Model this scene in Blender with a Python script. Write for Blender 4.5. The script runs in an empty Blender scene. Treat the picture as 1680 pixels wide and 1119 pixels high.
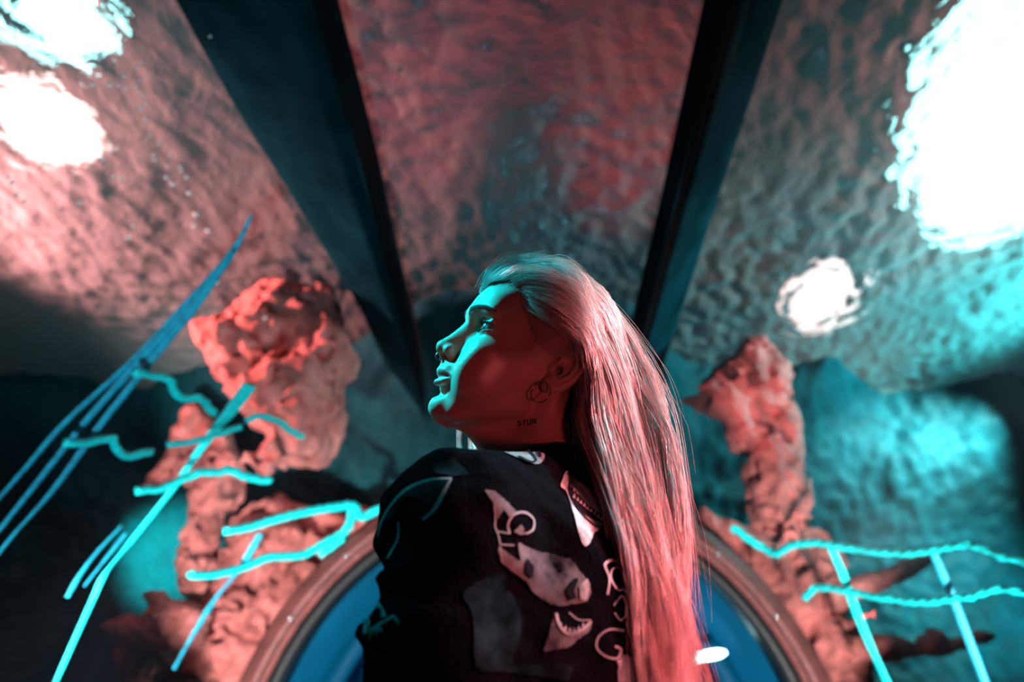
import bpy, bmesh, math, random
import numpy as np
from mathutils import Vector, Matrix
from mathutils.bvhtree import BVHTree
from mathutils.geometry import delaunay_2d_cdt

random.seed(7)
rng = np.random.default_rng(7)
scene = bpy.context.scene
col = scene.collection

# ------------------------------------------------------------------ camera
FPX, CX, CY = 1120.0, 840.0, 559.5            # 24 mm lens on a 1680 x 1119 frame
PITCH, YAW = math.radians(33.0), math.radians(1.07)
CAM = np.array([0.0, 0.0, 1.10])
cu = np.array([math.cos(YAW), math.sin(YAW), 0.0])
_f = np.array([-math.sin(YAW), math.cos(YAW), 0.0])
cf = _f * math.cos(PITCH) + np.array([0, 0, 1.0]) * math.sin(PITCH)
cv = np.cross(cu, cf)
cw = -cf
cam_data = bpy.data.cameras.new('camera')
cam_data.sensor_width = 36.0
cam_data.lens = 24.0
cam_data.clip_start = 0.02
cam_data.dof.use_dof = True
cam_data.dof.focus_distance = 0.76
cam_data.dof.aperture_fstop = 2.6
cam = bpy.data.objects.new('camera', cam_data)
col.objects.link(cam)
cam.matrix_world = Matrix(((cu[0], cv[0], cw[0], CAM[0]), (cu[1], cv[1], cw[1], CAM[1]),
                           (cu[2], cv[2], cw[2], CAM[2]), (0, 0, 0, 1)))
scene.camera = cam
scene.view_settings.view_transform = 'Standard'
scene.view_settings.look = 'None'
scene.view_settings.exposure = 0.0
scene.view_settings.gamma = 1.0
scene.view_settings.use_curve_mapping = False

# ------------------------------------------------------------------ world (dim teal hall above the tank)
world = bpy.data.worlds.new('hall_gloom')
scene.world = world
world.use_nodes = True
bg = world.node_tree.nodes['Background']
bg.inputs['Color'].default_value = (0.0, 0.30, 0.42, 1)
bg.inputs['Strength'].default_value = 0.04


# ------------------------------------------------------------------ lights
def aim(o, target):
    d = Vector(target) - o.location
    o.rotation_euler = d.to_track_quat('-Z', 'Y').to_euler()


def spot(name, loc, target, color, power, size_deg, blend=0.5, radius=0.1, spec=1.0):
    l = bpy.data.lights.new(name, 'SPOT')
    l.color = color
    l.energy = power
    l.spot_size = math.radians(size_deg)
    l.spot_blend = blend
    l.shadow_soft_size = radius
    l.specular_factor = spec
    o = bpy.data.objects.new(name, l)
    col.objects.link(o)
    o.location = loc
    aim(o, target)
    return o


CYAN = (0.0, 0.80, 0.92)
PINK = (1.0, 0.30, 0.30)
RED = (1.0, 0.10, 0.11)
HEAD = (0.01, 0.68, 1.50)
spot('cyan_key_spot', (-1.33, 0.72, 3.10), (-0.075, 0.65, 1.535), CYAN, 430, 9.5, 0.5, 0.04)
spot('cyan_shoulder_spot', (-1.30, 0.80, 3.05), (-0.05, 0.60, 1.26), CYAN, 230, 13, 0.8, 0.05)  # added fill beside the key spot, for the shoulder print
spot('cyan_rim_spot', (1.75, 0.95, 2.85), (0.155, 0.70, 1.53), (0.0, 0.88, 0.95), 1800, 10.5, 0.6, 0.06)
spot('pink_hair_spot', (1.90, 0.42, 2.00), (0.15, 0.66, 1.27), (1.0, 0.20, 0.225), 1450, 25, 0.6, 0.10)
spot('red_jaw_spot', (0.34, -0.12, 0.92), (-0.01, 0.66, 1.43), RED, 4.4, 19, 0.8, 0.06)  # unseen, near camera height, reddens jaw and neck from below
scene.cycles.max_bounces = 6
scene.cycles.diffuse_bounces = 2
scene.cycles.glossy_bounces = 2
scene.cycles.transmission_bounces = 4
scene.cycles.transparent_max_bounces = 12
scene.cycles.caustics_reflective = False
scene.cycles.caustics_refractive = False
scene.cycles.sample_clamp_indirect = 4.0


# ------------------------------------------------------------------ helpers
def ray(px, py):
    d = cu * ((px - CX) / FPX) + cv * (-(py - CY) / FPX) + cf
    return d


def at_y(px, py, Y):
    d = ray(px, py)
    return CAM + d * (Y / d[1])


def at_z(px, py, Z):
    d = ray(px, py)
    return CAM + d * ((Z - CAM[2]) / d[2])


AXIS_X, AXIS_Z = 0.03, 1.10
TR, TT = 1.30, 0.05           # tunnel inner radius and acrylic thickness
END_Y = 3.44


def at_r(px, py, R):
    """point on the cylinder of radius R around the tunnel axis"""
    d = ray(px, py)
    ox, oz = CAM[0] - AXIS_X, CAM[2] - AXIS_Z
    a = d[0] ** 2 + d[2] ** 2
    b = 2 * (ox * d[0] + oz * d[2])
    c = ox * ox + oz * oz - R * R
    t = (-b + math.sqrt(b * b - 4 * a * c)) / (2 * a)
    return CAM + d * t


def tag(o, label=None, cat=None, group=None, kind=None):
    if label: o['label'] = label
    if cat: o['category'] = cat
    if group: o['group'] = group
    if kind: o['kind'] = kind
    return o


def empty(name, loc):
    o = bpy.data.objects.new(name, None)
    o.empty_display_size = 0.05
    col.objects.link(o)
    o.location = Vector(loc)
    return o


def link_mesh(name, verts, faces, mat=None, parent=None, smooth=True):
    """verts in world space; parent's location is subtracted"""
    me = bpy.data.meshes.new(name)
    V = np.asarray(verts, np.float64)
    if parent is not None:
        base = np.array(parent.location)
        pp = parent.parent
        while pp is not None:
            base = base + np.array(pp.location)
            pp = pp.parent
        V = V - base
    if isinstance(faces, np.ndarray):
        n, k = faces.shape
        me.vertices.add(len(V))
        me.vertices.foreach_set('co', V.astype(np.float32).ravel())
        me.loops.add(n * k)
        me.loops.foreach_set('vertex_index', faces.astype(np.int32).ravel())
        me.polygons.add(n)
        me.polygons.foreach_set('loop_start', np.arange(0, n * k, k, dtype=np.int32))
        me.polygons.foreach_set('loop_total', np.full(n, k, np.int32))
        me.update(calc_edges=True)
        me.validate()
    else:
        me.from_pydata([tuple(v) for v in V], [], faces)
    me.polygons.foreach_set('use_smooth', np.full(len(me.polygons), smooth, bool))
    if mat: me.materials.append(mat)
    o = bpy.data.objects.new(name, me)
    col.objects.link(o)
    if parent is not None: o.parent = parent
    return o


def box_mesh(lo, hi):
    x0, y0, z0 = lo
    x1, y1, z1 = hi
    v = [(x0, y0, z0), (x1, y0, z0), (x1, y1, z0), (x0, y1, z0), (x0, y0, z1), (x1, y0, z1), (x1, y1, z1), (x0, y1, z1)]
    f = [(0, 3, 2, 1), (4, 5, 6, 7), (0, 1, 5, 4), (1, 2, 6, 5), (2, 3, 7, 6), (3, 0, 4, 7)]
    return v, f


def catmull(pts, n):
    """dense centripetal-free catmull-rom through pts, n samples"""
    P = np.asarray(pts, float)
    P = np.vstack([2 * P[0] - P[1], P, 2 * P[-1] - P[-2]])
    m = len(P) - 3
    t = np.linspace(0, m - 1e-6, n)
    i = t.astype(int)
    u = (t - i)[:, None]
    a, b, c, d = P[i], P[i + 1], P[i + 2], P[i + 3]
    return 0.5 * (2 * b + (c - a) * u + (2 * a - 5 * b + 4 * c - d) * u ** 2 + (3 * b - a - 3 * c + d) * u ** 3)


def tube(path, rad, sides=8, flat=1.0, twist=None, up=(0, 0, 1)):
    """tube along path; rad scalar or per point; flat squashes one axis; twist=(lobes, turns_per_m, depth)"""
    P = np.asarray(path, float)
    n = len(P)
    T = np.gradient(P, axis=0)
    T /= np.linalg.norm(T, axis=1)[:, None] + 1e-12
    U = np.asarray(up, float)
    A = np.cross(T, U)
    bad = np.linalg.norm(A, axis=1) < 1e-3
    A[bad] = np.cross(T[bad], (1, 0.2, 0))
    A /= np.linalg.norm(A, axis=1)[:, None]
    B = np.cross(A, T)
    r = np.broadcast_to(np.asarray(rad, float), (n,))
    s = np.concatenate([[0], np.cumsum(np.linalg.norm(np.diff(P, axis=0), axis=1))])
    th = np.linspace(0, 2 * np.pi, sides, endpoint=False)
    rr = r[:, None] * np.ones(sides)
    if twist:
        lob, tpm, dep = twist
        rr = rr * (1 + dep * np.cos(lob * th[None] - 2 * np.pi * tpm * s[:, None]))
    V = P[:, None] + A[:, None] * (rr * np.cos(th))[..., None] + B[:, None] * (rr * np.sin(th) * flat)[..., None]
    V = V.reshape(-1, 3)
    i = np.arange(n - 1)[:, None] * sides
    j = np.arange(sides)[None]
    k = (j + 1) % sides
    F = np.stack([i + j, i + k, i + sides + k, i + sides + j], -1).reshape(-1, 4)
    faces = [tuple(f) for f in F.tolist()]
    faces.append(tuple(range(sides - 1, -1, -1)))
    faces.append(tuple((n - 1) * sides + q for q in range(sides)))
    return V, faces


# vectorised gradient noise -------------------------------------------------
_perm = np.random.default_rng(3).permutation(256).astype(np.int64)
_perm = np.concatenate([_perm, _perm, _perm])
_gr = np.random.default_rng(4).normal(size=(256, 3))
_gr /= np.linalg.norm(_gr, axis=1)[:, None]


def perlin(x, y, z):
    x, y, z = np.broadcast_arrays(np.asarray(x, float), np.asarray(y, float), np.asarray(z, float))
    xi, yi, zi = np.floor(x).astype(np.int64), np.floor(y).astype(np.int64), np.floor(z).astype(np.int64)
    xf, yf, zf = x - xi, y - yi, z - zi
    fade = lambda t: t * t * t * (t * (t * 6 - 15) + 10)
    u, v, w = fade(xf), fade(yf), fade(zf)
    out = 0
    for dx in (0, 1):
        for dy in (0, 1):
            for dz in (0, 1):
                h = _perm[_perm[_perm[(xi + dx) & 255] + ((yi + dy) & 255)] + ((zi + dz) & 255)]
                g = _gr[h]
                d = g[..., 0] * (xf - dx) + g[..., 1] * (yf - dy) + g[..., 2] * (zf - dz)
                out = out + d * (u if dx else 1 - u) * (v if dy else 1 - v) * (w if dz else 1 - w)
    return out * 1.6


def fbm(x, y, z, oct=4, lac=2.1, gain=0.5):
    a, s, o = 1.0, 1.0, 0
    for i in range(oct):
        o = o + a * perlin(x * s + 17.3 * i, y * s - 9.1 * i, z * s + 4.7 * i)
        a *= gain
        s *= lac
    return o


# signed distance grids + surface nets --------------------------------------
class Grid:
    def __init__(self, lo, hi, h):
        self.lo, self.h = np.asarray(lo, float), h
        self.n = np.ceil((np.asarray(hi, float) - self.lo) / h).astype(int) + 1
        self.ax = [self.lo[i] + h * np.arange(self.n[i]) for i in range(3)]
        self.f = np.full(self.n, 1e3, np.float32)

    def region(self, lo, hi):
        s = []
        for i in range(3):
            a = int(np.clip(math.floor((lo[i] - self.lo[i]) / self.h), 0, self.n[i]))
            b = int(np.clip(math.ceil((hi[i] - self.lo[i]) / self.h) + 1, 0, self.n[i]))
            s.append(slice(a, b))
        return tuple(s)

    def coords(self, s):
        return (self.ax[0][s[0]][:, None, None].astype(np.float32), self.ax[1][s[1]][None, :, None].astype(np.float32),
                self.ax[2][s[2]][None, None, :].astype(np.float32))

    def add(self, fn, lo, hi, k, mode='u'):
        m = k + 4 * self.h
        s = self.region(np.asarray(lo) - m, np.asarray(hi) + m)
        if min(q.stop - q.start for q in s) <= 0: return
        d = fn(*self.coords(s)).astype(np.float32)
        f = self.f[s]
        if mode == 'u':
            if k > 0:
                h = np.clip(0.5 + 0.5 * (f - d) / k, 0, 1)
                self.f[s] = f * (1 - h) + d * h - k * h * (1 - h)
            else:
                self.f[s] = np.minimum(f, d)
        else:
            if k > 0:
                h = np.clip(0.5 - 0.5 * (f + d) / k, 0, 1)
                self.f[s] = f * (1 - h) - d * h + k * h * (1 - h)
            else:
                self.f[s] = np.maximum(f, -d)

    def ell(self, c, r, k=4, mode='u', rot=None):
        c, r = np.asarray(c, float), np.asarray(r, float)
        R = np.eye(3) if rot is None else np.asarray(rot, float)   # rows: local axes
        ext = np.sqrt(((R.T * r) ** 2).sum(1))

        def fn(x, y, z):
            x, y, z = x - c[0], y - c[1], z - c[2]
            a = (R[0, 0] * x + R[0, 1] * y + R[0, 2] * z)
            b = (R[1, 0] * x + R[1, 1] * y + R[1, 2] * z)
            e = (R[2, 0] * x + R[2, 1] * y + R[2, 2] * z)
            k0 = np.sqrt((a / r[0]) ** 2 + (b / r[1]) ** 2 + (e / r[2]) ** 2)
            k1 = np.sqrt((a / r[0] ** 2) ** 2 + (b / r[1] ** 2) ** 2 + (e / r[2] ** 2) ** 2)
            return k0 * (k0 - 1) / np.maximum(k1, 1e-6)
        self.add(fn, c - ext, c + ext, k, mode)

    def cone(self, a, b, ra, rb, k=4, mode='u', sc=None):
        """capsule with linearly varying radius"""
        a, b = np.asarray(a, float), np.asarray(b, float)
        ab = b - a
        L2 = max((ab ** 2).sum(), 1e-9)

        def fn(x, y, z):
            x, y, z = x - a[0], y - a[1], z - a[2]
            t = np.clip((x * ab[0] + y * ab[1] + z * ab[2]) / L2, 0, 1)
            return np.sqrt((x - t * ab[0]) ** 2 + (y - t * ab[1]) ** 2 + (z - t * ab[2]) ** 2) - (ra + (rb - ra) * t)
        R = max(ra, rb)
        self.add(fn, np.minimum(a, b) - R, np.maximum(a, b) + R, k, mode)

    def chain(self, pts, rads, k=4, mode='u'):
        """chain of capsules unioned first, so a subtract chain does not double"""
        P = [np.asarray(p, float) for p in pts]
        R = max(rads)

        def fn(x, y, z):
            out = None
            for a, b, ra, rb in zip(P[:-1], P[1:], rads[:-1], rads[1:]):
                ab = b - a
                L2 = max((ab ** 2).sum(), 1e-9)
                X, Y, Z = x - a[0], y - a[1], z - a[2]
                t = np.clip((X * ab[0] + Y * ab[1] + Z * ab[2]) / L2, 0, 1)
                d = np.sqrt((X - t * ab[0]) ** 2 + (Y - t * ab[1]) ** 2 + (Z - t * ab[2]) ** 2) - (ra + (rb - ra) * t)
                out = d if out is None else np.minimum(out, d)
            return out
        A = np.array(P)
        self.add(fn, A.min(0) - R, A.max(0) + R, k, mode)

    def mesh(self):
        f = self.f
        nx, ny, nz = f.shape
        ins = f < 0
        c = [(i, j, k) for i in (0, 1) for j in (0, 1) for k in (0, 1)]
        sl = lambda i, n: slice(i, n - 1 + i)
        cnt = np.zeros((nx - 1, ny - 1, nz - 1), np.int8)
        for i, j, k in c: cnt += ins[sl(i, nx), sl(j, ny), sl(k, nz)]
        act = (cnt > 0) & (cnt < 8)
        I = np.argwhere(act)
        idx = np.full(act.shape, -1, np.int64)
        idx[act] = np.arange(len(I))
        vals = {q: f[I[:, 0] + q[0], I[:, 1] + q[1], I[:, 2] + q[2]].astype(np.float64) for q in c}
        acc = np.zeros((len(I), 3))
        num = np.zeros(len(I))
        for a in c:
            for d in range(3):
                if a[d] == 0:
                    b = list(a); b[d] = 1; b = tuple(b)
                    va, vb = vals[a], vals[b]
                    m = (va < 0) != (vb < 0)
                    t = np.where(m, va / np.where(m, va - vb, 1), 0)
                    p = np.tile(np.array(a, float), (len(I), 1))
                    p[:, d] += t
                    acc[m] += p[m]
                    num[m] += 1
        V = self.lo + self.h * (I + acc / np.maximum(num, 1)[:, None])
        quads = []
        for d in range(3):
            a, b = [(1, 2), (2, 0), (0, 1)][d]
            s0 = [slice(1, n - 1) for n in f.shape]
            s1 = list(s0)
            s0[d] = slice(0, f.shape[d] - 1)
            s1[d] = slice(1, f.shape[d])
            A, B = ins[tuple(s0)], ins[tuple(s1)]
            E = np.argwhere(A != B)
            flip = A[tuple(E.T)]
            off = np.ones(3, int); off[d] = 0
            E = E + off
            ea = np.zeros(3, int); ea[a] = 1
            eb = np.zeros(3, int); eb[b] = 1
            g = lambda X: idx[X[:, 0], X[:, 1], X[:, 2]]
            q = np.stack([g(E - ea - eb), g(E - eb), g(E), g(E - ea)], 1)
            q[~flip] = q[~flip][:, ::-1]
            quads.append(q)
        Q = np.vstack(quads)
        Q = Q[(Q >= 0).all(1)]
        return V, Q


# ------------------------------------------------------------------ materials
def new_mat(name):
    m = bpy.data.materials.new(name)
    m.use_nodes = True
    nt = m.node_tree
    nt.nodes.clear()
    out = nt.nodes.new('ShaderNodeOutputMaterial')
    return m, nt, out


def node(nt, typ, **kw):
    n = nt.nodes.new(typ)
    for k, v in kw.items():
        if k.startswith('_'): setattr(n, k[1:], v)
        else: n.inputs[k.replace('__', ' ')].default_value = v
    return n


def simple(name, color, rough=0.6, metal=0.0, spec=0.5, noise=0.0, nscale=20.0, bump=0.0, bscale=40.0, sheen=0.0, emit=None, estr=0.0, sss=0.0):
    m, nt, out = new_mat(name)
    b = node(nt, 'ShaderNodeBsdfPrincipled', Roughness=rough, Metallic=metal)
    b.inputs['Base Color'].default_value = (*color, 1)
    b.inputs['Specular IOR Level'].default_value = spec
    if sheen: b.inputs['Sheen Weight'].default_value = sheen
    if sss:
        b.inputs['Subsurface Weight'].default_value = sss
        b.inputs['Subsurface Radius'].default_value = (0.01, 0.004, 0.003)
        b.inputs['Subsurface Scale'].default_value = 1.0
    if emit:
        b.inputs['Emission Color'].default_value = (*emit, 1)
        b.inputs['Emission Strength'].default_value = estr
    tc = node(nt, 'ShaderNodeTexCoord')
    if noise:
        t = node(nt, 'ShaderNodeTexNoise', Scale=nscale, Detail=6.0, Roughness=0.6)
        nt.links.new(tc.outputs['Object'], t.inputs['Vector'])
        r = node(nt, 'ShaderNodeMixRGB', _blend_type='MIX')
        c0 = [max(0, c * (1 - noise)) for c in color]
        c1 = [min(1, c * (1 + noise)) for c in color]
        r.inputs['Color1'].default_value = (*c0, 1)
        r.inputs['Color2'].default_value = (*c1, 1)
        rp = node(nt, 'ShaderNodeMapRange')
        rp.inputs['From Min'].default_value = 0.3
        rp.inputs['From Max'].default_value = 0.7
        nt.links.new(t.outputs['Fac'], rp.inputs['Value'])
        nt.links.new(rp.outputs['Result'], r.inputs['Fac'])
        nt.links.new(r.outputs['Color'], b.inputs['Base Color'])
    if bump:
        t2 = node(nt, 'ShaderNodeTexNoise', Scale=bscale, Detail=5.0)
        nt.links.new(tc.outputs['Object'], t2.inputs['Vector'])
        bp = node(nt, 'ShaderNodeBump', Strength=bump, Distance=0.02)
        nt.links.new(t2.outputs['Fac'], bp.inputs['Height'])
        nt.links.new(bp.outputs['Normal'], b.inputs['Normal'])
    nt.links.new(b.outputs['BSDF'], out.inputs['Surface'])
    return m


# ================================================================== THE PLACE
# ------------------------------------------------------------------ more spots, unseen, added to light the water, rocks, straps and back wall
spot('pink_surface_spot', (-3.10, 1.75, 2.88), (-1.6, 2.3, 3.45), (1.0, 0.35, 0.34), 1300, 84, 0.7, 0.10)
spot('pink_surface_spot', (3.00, 1.50, 2.90), (1.5, 2.1, 3.42), (1.0, 0.40, 0.38), 380, 84, 0.7, 0.10)
spot('cyan_surface_spot', (3.25, 2.60, 2.92), (2.2, 3.0, 3.35), (0.06, 0.80, 0.84), 760, 96, 0.7, 0.10)
spot('teal_ripple_spot', (2.95, 3.45, 2.95), (2.40, 4.30, 2.66), (0.40, 0.85, 0.80), 620, 92, 0.9, 0.03)
spot('rope_fill_spot', (-0.95, 0.9, 0.35), (-1.50, 3.1, 1.66), (1.0, 0.88, 0.84), 1450, 57, 0.9, 0.08, 0.0)  # added fill inside the tunnel for ropes and rocks, no fixture
spot('rope_fill_spot', (1.0, 0.9, 0.35), (1.60, 3.2, 1.60), (1.0, 0.88, 0.84), 1150, 54, 0.9, 0.08, 0.0)  # same added fill for the right side
spot('strap_spot', (-0.5, 0.25, 0.35), (-1.25, 1.5, 2.35), (0.55, 0.9, 1.0), 150, 72, 0.9, 0.05, 0.0)  # added inside the tunnel to brighten straps and bubbles
spot('teal_wall_spot', (-2.55, 3.75, 2.10), (-2.30, 4.45, 2.35), (0.0, 0.75, 0.70), 330, 60, 0.9, 0.06)
spot('teal_wall_spot', (3.0, 3.6, 1.7), (2.75, 4.45, 2.0), (0.0, 0.70, 0.78), 170, 80, 0.9, 0.06)
spot('red_hall_spot', (0.55, 3.9, 3.9), (0.35, 0.65, 3.25), (1.0, 0.11, 0.12), 1050, 25, 0.9, 0.1)
spot('red_hall_spot', (-0.55, 3.6, 3.9), (-0.30, 0.70, 3.25), (1.0, 0.10, 0.14), 850, 25, 0.9, 0.1)

# ------------------------------------------------------------------ shell
M_teal = simple('tank_haze_teal', (0.006, 0.12, 0.14), 0.95, spec=0.05, noise=0.5, nscale=1.2)  # teal stands in for the haze of the water
M_path = simple('path_concrete', (0.06, 0.07, 0.08), 0.7, noise=0.3, nscale=8)
M_dark = simple('dark_render', (0.02, 0.025, 0.03), 0.8, spec=0.1, noise=0.3, nscale=6)


def slab(name, lo, hi, mat):
    v, f = box_mesh(lo, hi)
    return tag(link_mesh(name, v, f, mat, smooth=False), kind='structure')


slab('floor', (-3.7, -3.2, -0.1), (3.7, 7.2, 0.0), M_path)
slab('wall_left', (-3.8, -3.2, 0.0), (-3.6, 7.2, 4.8), M_teal)
slab('wall_right', (3.6, -3.2, 0.0), (3.8, 7.2, 4.8), M_teal)
slab('wall_front', (-3.6, -3.2, 0.0), (3.6, -3.0, 4.8), M_teal)
BACK_Y = 4.45
M_teal_rock = simple('tank_back_rock', (0.002, 0.038, 0.047), 0.7, spec=0.12, noise=0.5, nscale=3, bump=0.6, bscale=16)  # dark teal colour stands in for haze in deep water
_nx, _nz = 380, 180
_x = np.linspace(-3.6, 3.6, _nx); _z = np.linspace(0, 3.36, _nz)
_gx, _gz = np.meshgrid(_x, _z)
_dy = 0.05 * fbm(_gx * 1.5, _gz * 1.5, 3.1 + 0 * _gx, 3) + 0.030 * perlin(_gx * 11 + _gz * 6, _gz * 12 - _gx * 5, 1.7 + 0 * _gx)
_s = np.clip((_gz - 2.2) / 1.2, 0, 1); _s = _s * _s * (3 - 2 * _s)
_cove = _s * (0.75 + 0.45 * fbm(_gx * 0.9 + 7, 0 * _gx, _gz * 0.9, 2) + 0.95 * np.exp(-((_gx + 0.10) / 0.95) ** 4))
_V = np.stack([_gx, BACK_Y + _dy - _cove, _gz], -1).reshape(-1, 3)
_i = np.arange(_nz - 1)[:, None] * _nx + np.arange(_nx - 1)[None]
_F = np.stack([_i, _i + 1, _i + _nx + 1, _i + _nx], -1).reshape(-1, 4)
# open the wall where the corridor passes
_c = _V[_F].mean(1)
_F = _F[np.hypot(_c[:, 0] - AXIS_X, _c[:, 2] - AXIS_Z) > TR + 0.0]
tag(link_mesh('wall_back', _V, _F, M_teal_rock), kind='structure')
slab('wall_plinth_left', (AXIS_X - TR - 0.15, -2.9, 0.0), (AXIS_X - TR, END_Y, AXIS_Z - 0.06), M_dark)
slab('wall_plinth_right', (AXIS_X + TR, -2.9, 0.0), (AXIS_X + TR + 0.15, END_Y, AXIS_Z - 0.06), M_dark)


# ------------------------------------------------------------------ acrylic vault
def acrylic(name, tint, refl=0.9):
    m, nt, out = new_mat(name)
    tr = node(nt, 'ShaderNodeBsdfTransparent')
    tr.inputs['Color'].default_value = (*tint, 1)
    gl = node(nt, 'ShaderNodeBsdfGlossy', Roughness=0.22)
    gl.inputs['Color'].default_value = (refl, refl, refl, 1)
    lw = node(nt, 'ShaderNodeLayerWeight', Blend=0.5)
    pw = node(nt, 'ShaderNodeMath', _operation='POWER'); pw.inputs[1].default_value = 5.0
    fr = node(nt, 'ShaderNodeMath', _operation='MULTIPLY_ADD'); fr.inputs[1].default_value = 0.14; fr.inputs[2].default_value = 0.008
    nt.links.new(lw.outputs['Facing'], pw.inputs[0]); nt.links.new(pw.outputs[0], fr.inputs[0])
    tc = node(nt, 'ShaderNodeTexCoord')
    t = node(nt, 'ShaderNodeTexNoise', Scale=3.0, Detail=2.0)
    nt.links.new(tc.outputs['Object'], t.inputs['Vector'])
    bp = node(nt, 'ShaderNodeBump', Strength=0.15, Distance=0.02)
    nt.links.new(t.outputs['Fac'], bp.inputs['Height'])
    nt.links.new(bp.outputs['Normal'], gl.inputs['Normal'])
    mx = node(nt, 'ShaderNodeMixShader')
    nt.links.new(fr.outputs[0], mx.inputs['Fac'])
    nt.links.new(tr.outputs['BSDF'], mx.inputs[1])
    nt.links.new(gl.outputs['BSDF'], mx.inputs[2])
    nt.links.new(mx.outputs['Shader'], out.inputs['Surface'])
    return m


M_acr = acrylic('acrylic', (0.94, 0.985, 0.985))


def arc_shell(r0, r1, a0, a1, y0, y1, na=40, ny=2, cx=AXIS_X, cz=AXIS_Z):
    """closed curved slab; angles in degrees from straight up, positive to +x"""
    A = np.radians(np.linspace(a0, a1, na))
    Ys = np.linspace(y0, y1, ny)
    V = []
    for r in (r0, r1):
        for y in Ys:
            for a in A:
                V.append((cx + r * math.sin(a), y, cz + r * math.cos(a)))
    F = []
    n = na * ny
    for j in range(ny - 1):
        for i in range(na - 1):
            q = (j * na + i, j * na + i + 1, (j + 1) * na + i + 1, (j + 1) * na + i)
            F.append(q)
            F.append(tuple(n + k for k in q[::-1]))
    for i in range(na - 1):
        F.append((i, n + i, n + i + 1, i + 1))
        b = (ny - 1) * na
        F.append((b + i, b + i + 1, n + b + i + 1, n + b + i))
    for j in range(ny - 1):
        F.append((j * na, (j + 1) * na, n + (j + 1) * na, n + j * na))
        e = na - 1
        F.append((j * na + e, n + j * na + e, n + (j + 1) * na + e, (j + 1) * na + e))
    return np.array(V), F


SEAM = 17.0
for i, (a0, a1) in enumerate(((-92, -SEAM - 0.03), (-SEAM + 0.03, SEAM - 0.03), (SEAM + 0.03, 92))):
    v, f = arc_shell(TR, TR + TT, a0, a1, -2.9, END_Y)
    tag(link_mesh('window_%d' % (i + 1), v, f, M_acr), kind='structure')
# ------------------------------------------------------------------ arch at the tunnel's end and the corridor behind it
M_rim = simple('rim_stone', (0.12, 0.032, 0.03), 0.55, noise=0.35, nscale=9, bump=0.3, bscale=60)
M_gasket = simple('gasket', (0.004, 0.008, 0.010), 0.35)
M_blue = simple('blue_paint', (0.0, 0.050, 0.105), 0.5, spec=0.08, noise=0.15, nscale=3)
v, f = arc_shell(TR - 0.015, TR + 0.10, -100, 100, END_Y, END_Y + 0.07, na=72)
rim = tag(link_mesh('trim_1', v, f, M_rim), kind='structure')
v, f = arc_shell(TR + 0.005, TR + 0.045, -100, 100, END_Y - 0.035, END_Y, na=72)
link_mesh('rim_lip', v, f, M_rim, rim)
v, f = arc_shell(TR - 0.075, TR - 0.015, -100, 100, END_Y + 0.02, END_Y + 0.12, na=72)
tag(link_mesh('trim_2', v, f, M_gasket), kind='structure')
M_bolt = simple('bolt_steel', (0.8, 0.8, 0.82), 0.2, metal=1.0)
for a in np.radians((-76, -60, -44, -28, 26.5, 44, 60, 76)):
    c = np.array((AXIS_X + (TR + 0.02) * math.sin(a), END_Y - 0.036, AXIS_Z + (TR + 0.02) * math.cos(a)))
    V, F = tube([c, c + (0, -0.006, 0), c + (0, -0.010, 0)], [0.012, 0.012, 0.007], 8)
    link_mesh('bolt', V, F, M_bolt, rim)
v, f = arc_shell(TR - 0.06, TR + 0.02, -180, 180, END_Y + 0.12, 6.9, na=90)
tag(link_mesh('wall_corridor', v, f, M_blue), kind='structure')
for i, y in enumerate((4.15, 5.0)):
    v, f = arc_shell(TR - 0.16 - 0.03 * i, TR - 0.06, -110, 110, y, y + 0.10, na=72)
    tag(link_mesh('trim_%d' % (3 + i), v, f, M_blue), kind='structure')
slab('wall_corridor_end', (-1.3, 6.85, 0.0), (1.36, 6.9, 2.6), M_dark)

# tube lamp on the corridor wall
la, lb = at_y(1108, 1085, 3.86), at_y(1193, 1070, 3.90)
lamp = tag(empty('tube_lamp', (la + lb) / 2), 'short white glowing tube lamp on the blue corridor wall right of the hair', 'lamp')
m, nt, out = new_mat('tube_glow')
em = node(nt, 'ShaderNodeEmission', Strength=9.0)
em.inputs['Color'].default_value = (0.55, 0.95, 1.0, 1)
nt.links.new(em.outputs['Emission'], out.inputs['Surface'])
M_glow = m
dl = (lb - la) / np.linalg.norm(lb - la)
N_ = 9
ends = np.array([la + (lb - la) * t for t in np.linspace(0.03, 0.97, N_)])
V, F = tube(ends, [0.012, .022, .024, .024, .024, .024, .024, .022, .010], 14)
link_mesh('glass_tube', V, F, M_glow, lamp)
V, F = tube([la - dl * 0.02, la + dl * 0.012], 0.026, 12)
link_mesh('end_cap', V, F, M_gasket, lamp)
bk = np.array((0.03, 0.05, 0))
V, F = tube([la + dl * 0.01, la + dl * 0.01 + bk * 0.6, la + dl * 0.01 + bk * 1.6], 0.008, 8)
link_mesh('bracket', V, F, M_gasket, lamp)
pl = bpy.data.lights.new('tube_lamp_light', 'POINT'); pl.color = (0.15, 0.65, 1.0); pl.energy = 6; pl.specular_factor = 0.0; pl.shadow_soft_size = 0.1
po = bpy.data.objects.new('tube_lamp_light', pl); col.objects.link(po); po.location = tuple((la + lb) / 2 + np.array((-0.35, 0.15, -0.05)))
pl = bpy.data.lights.new('corridor_fill', 'POINT'); pl.color = (0.1, 0.55, 1.0); pl.energy = 3.5; pl.specular_factor = 0.0; pl.shadow_soft_size = 0.1
po = bpy.data.objects.new('corridor_fill', pl); col.objects.link(po); po.location = (-0.5, 4.6, 1.2)  # unseen point light added to fill the blue corridor walls

# ------------------------------------------------------------------ water surface seen from below
WZ = 3.25


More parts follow.
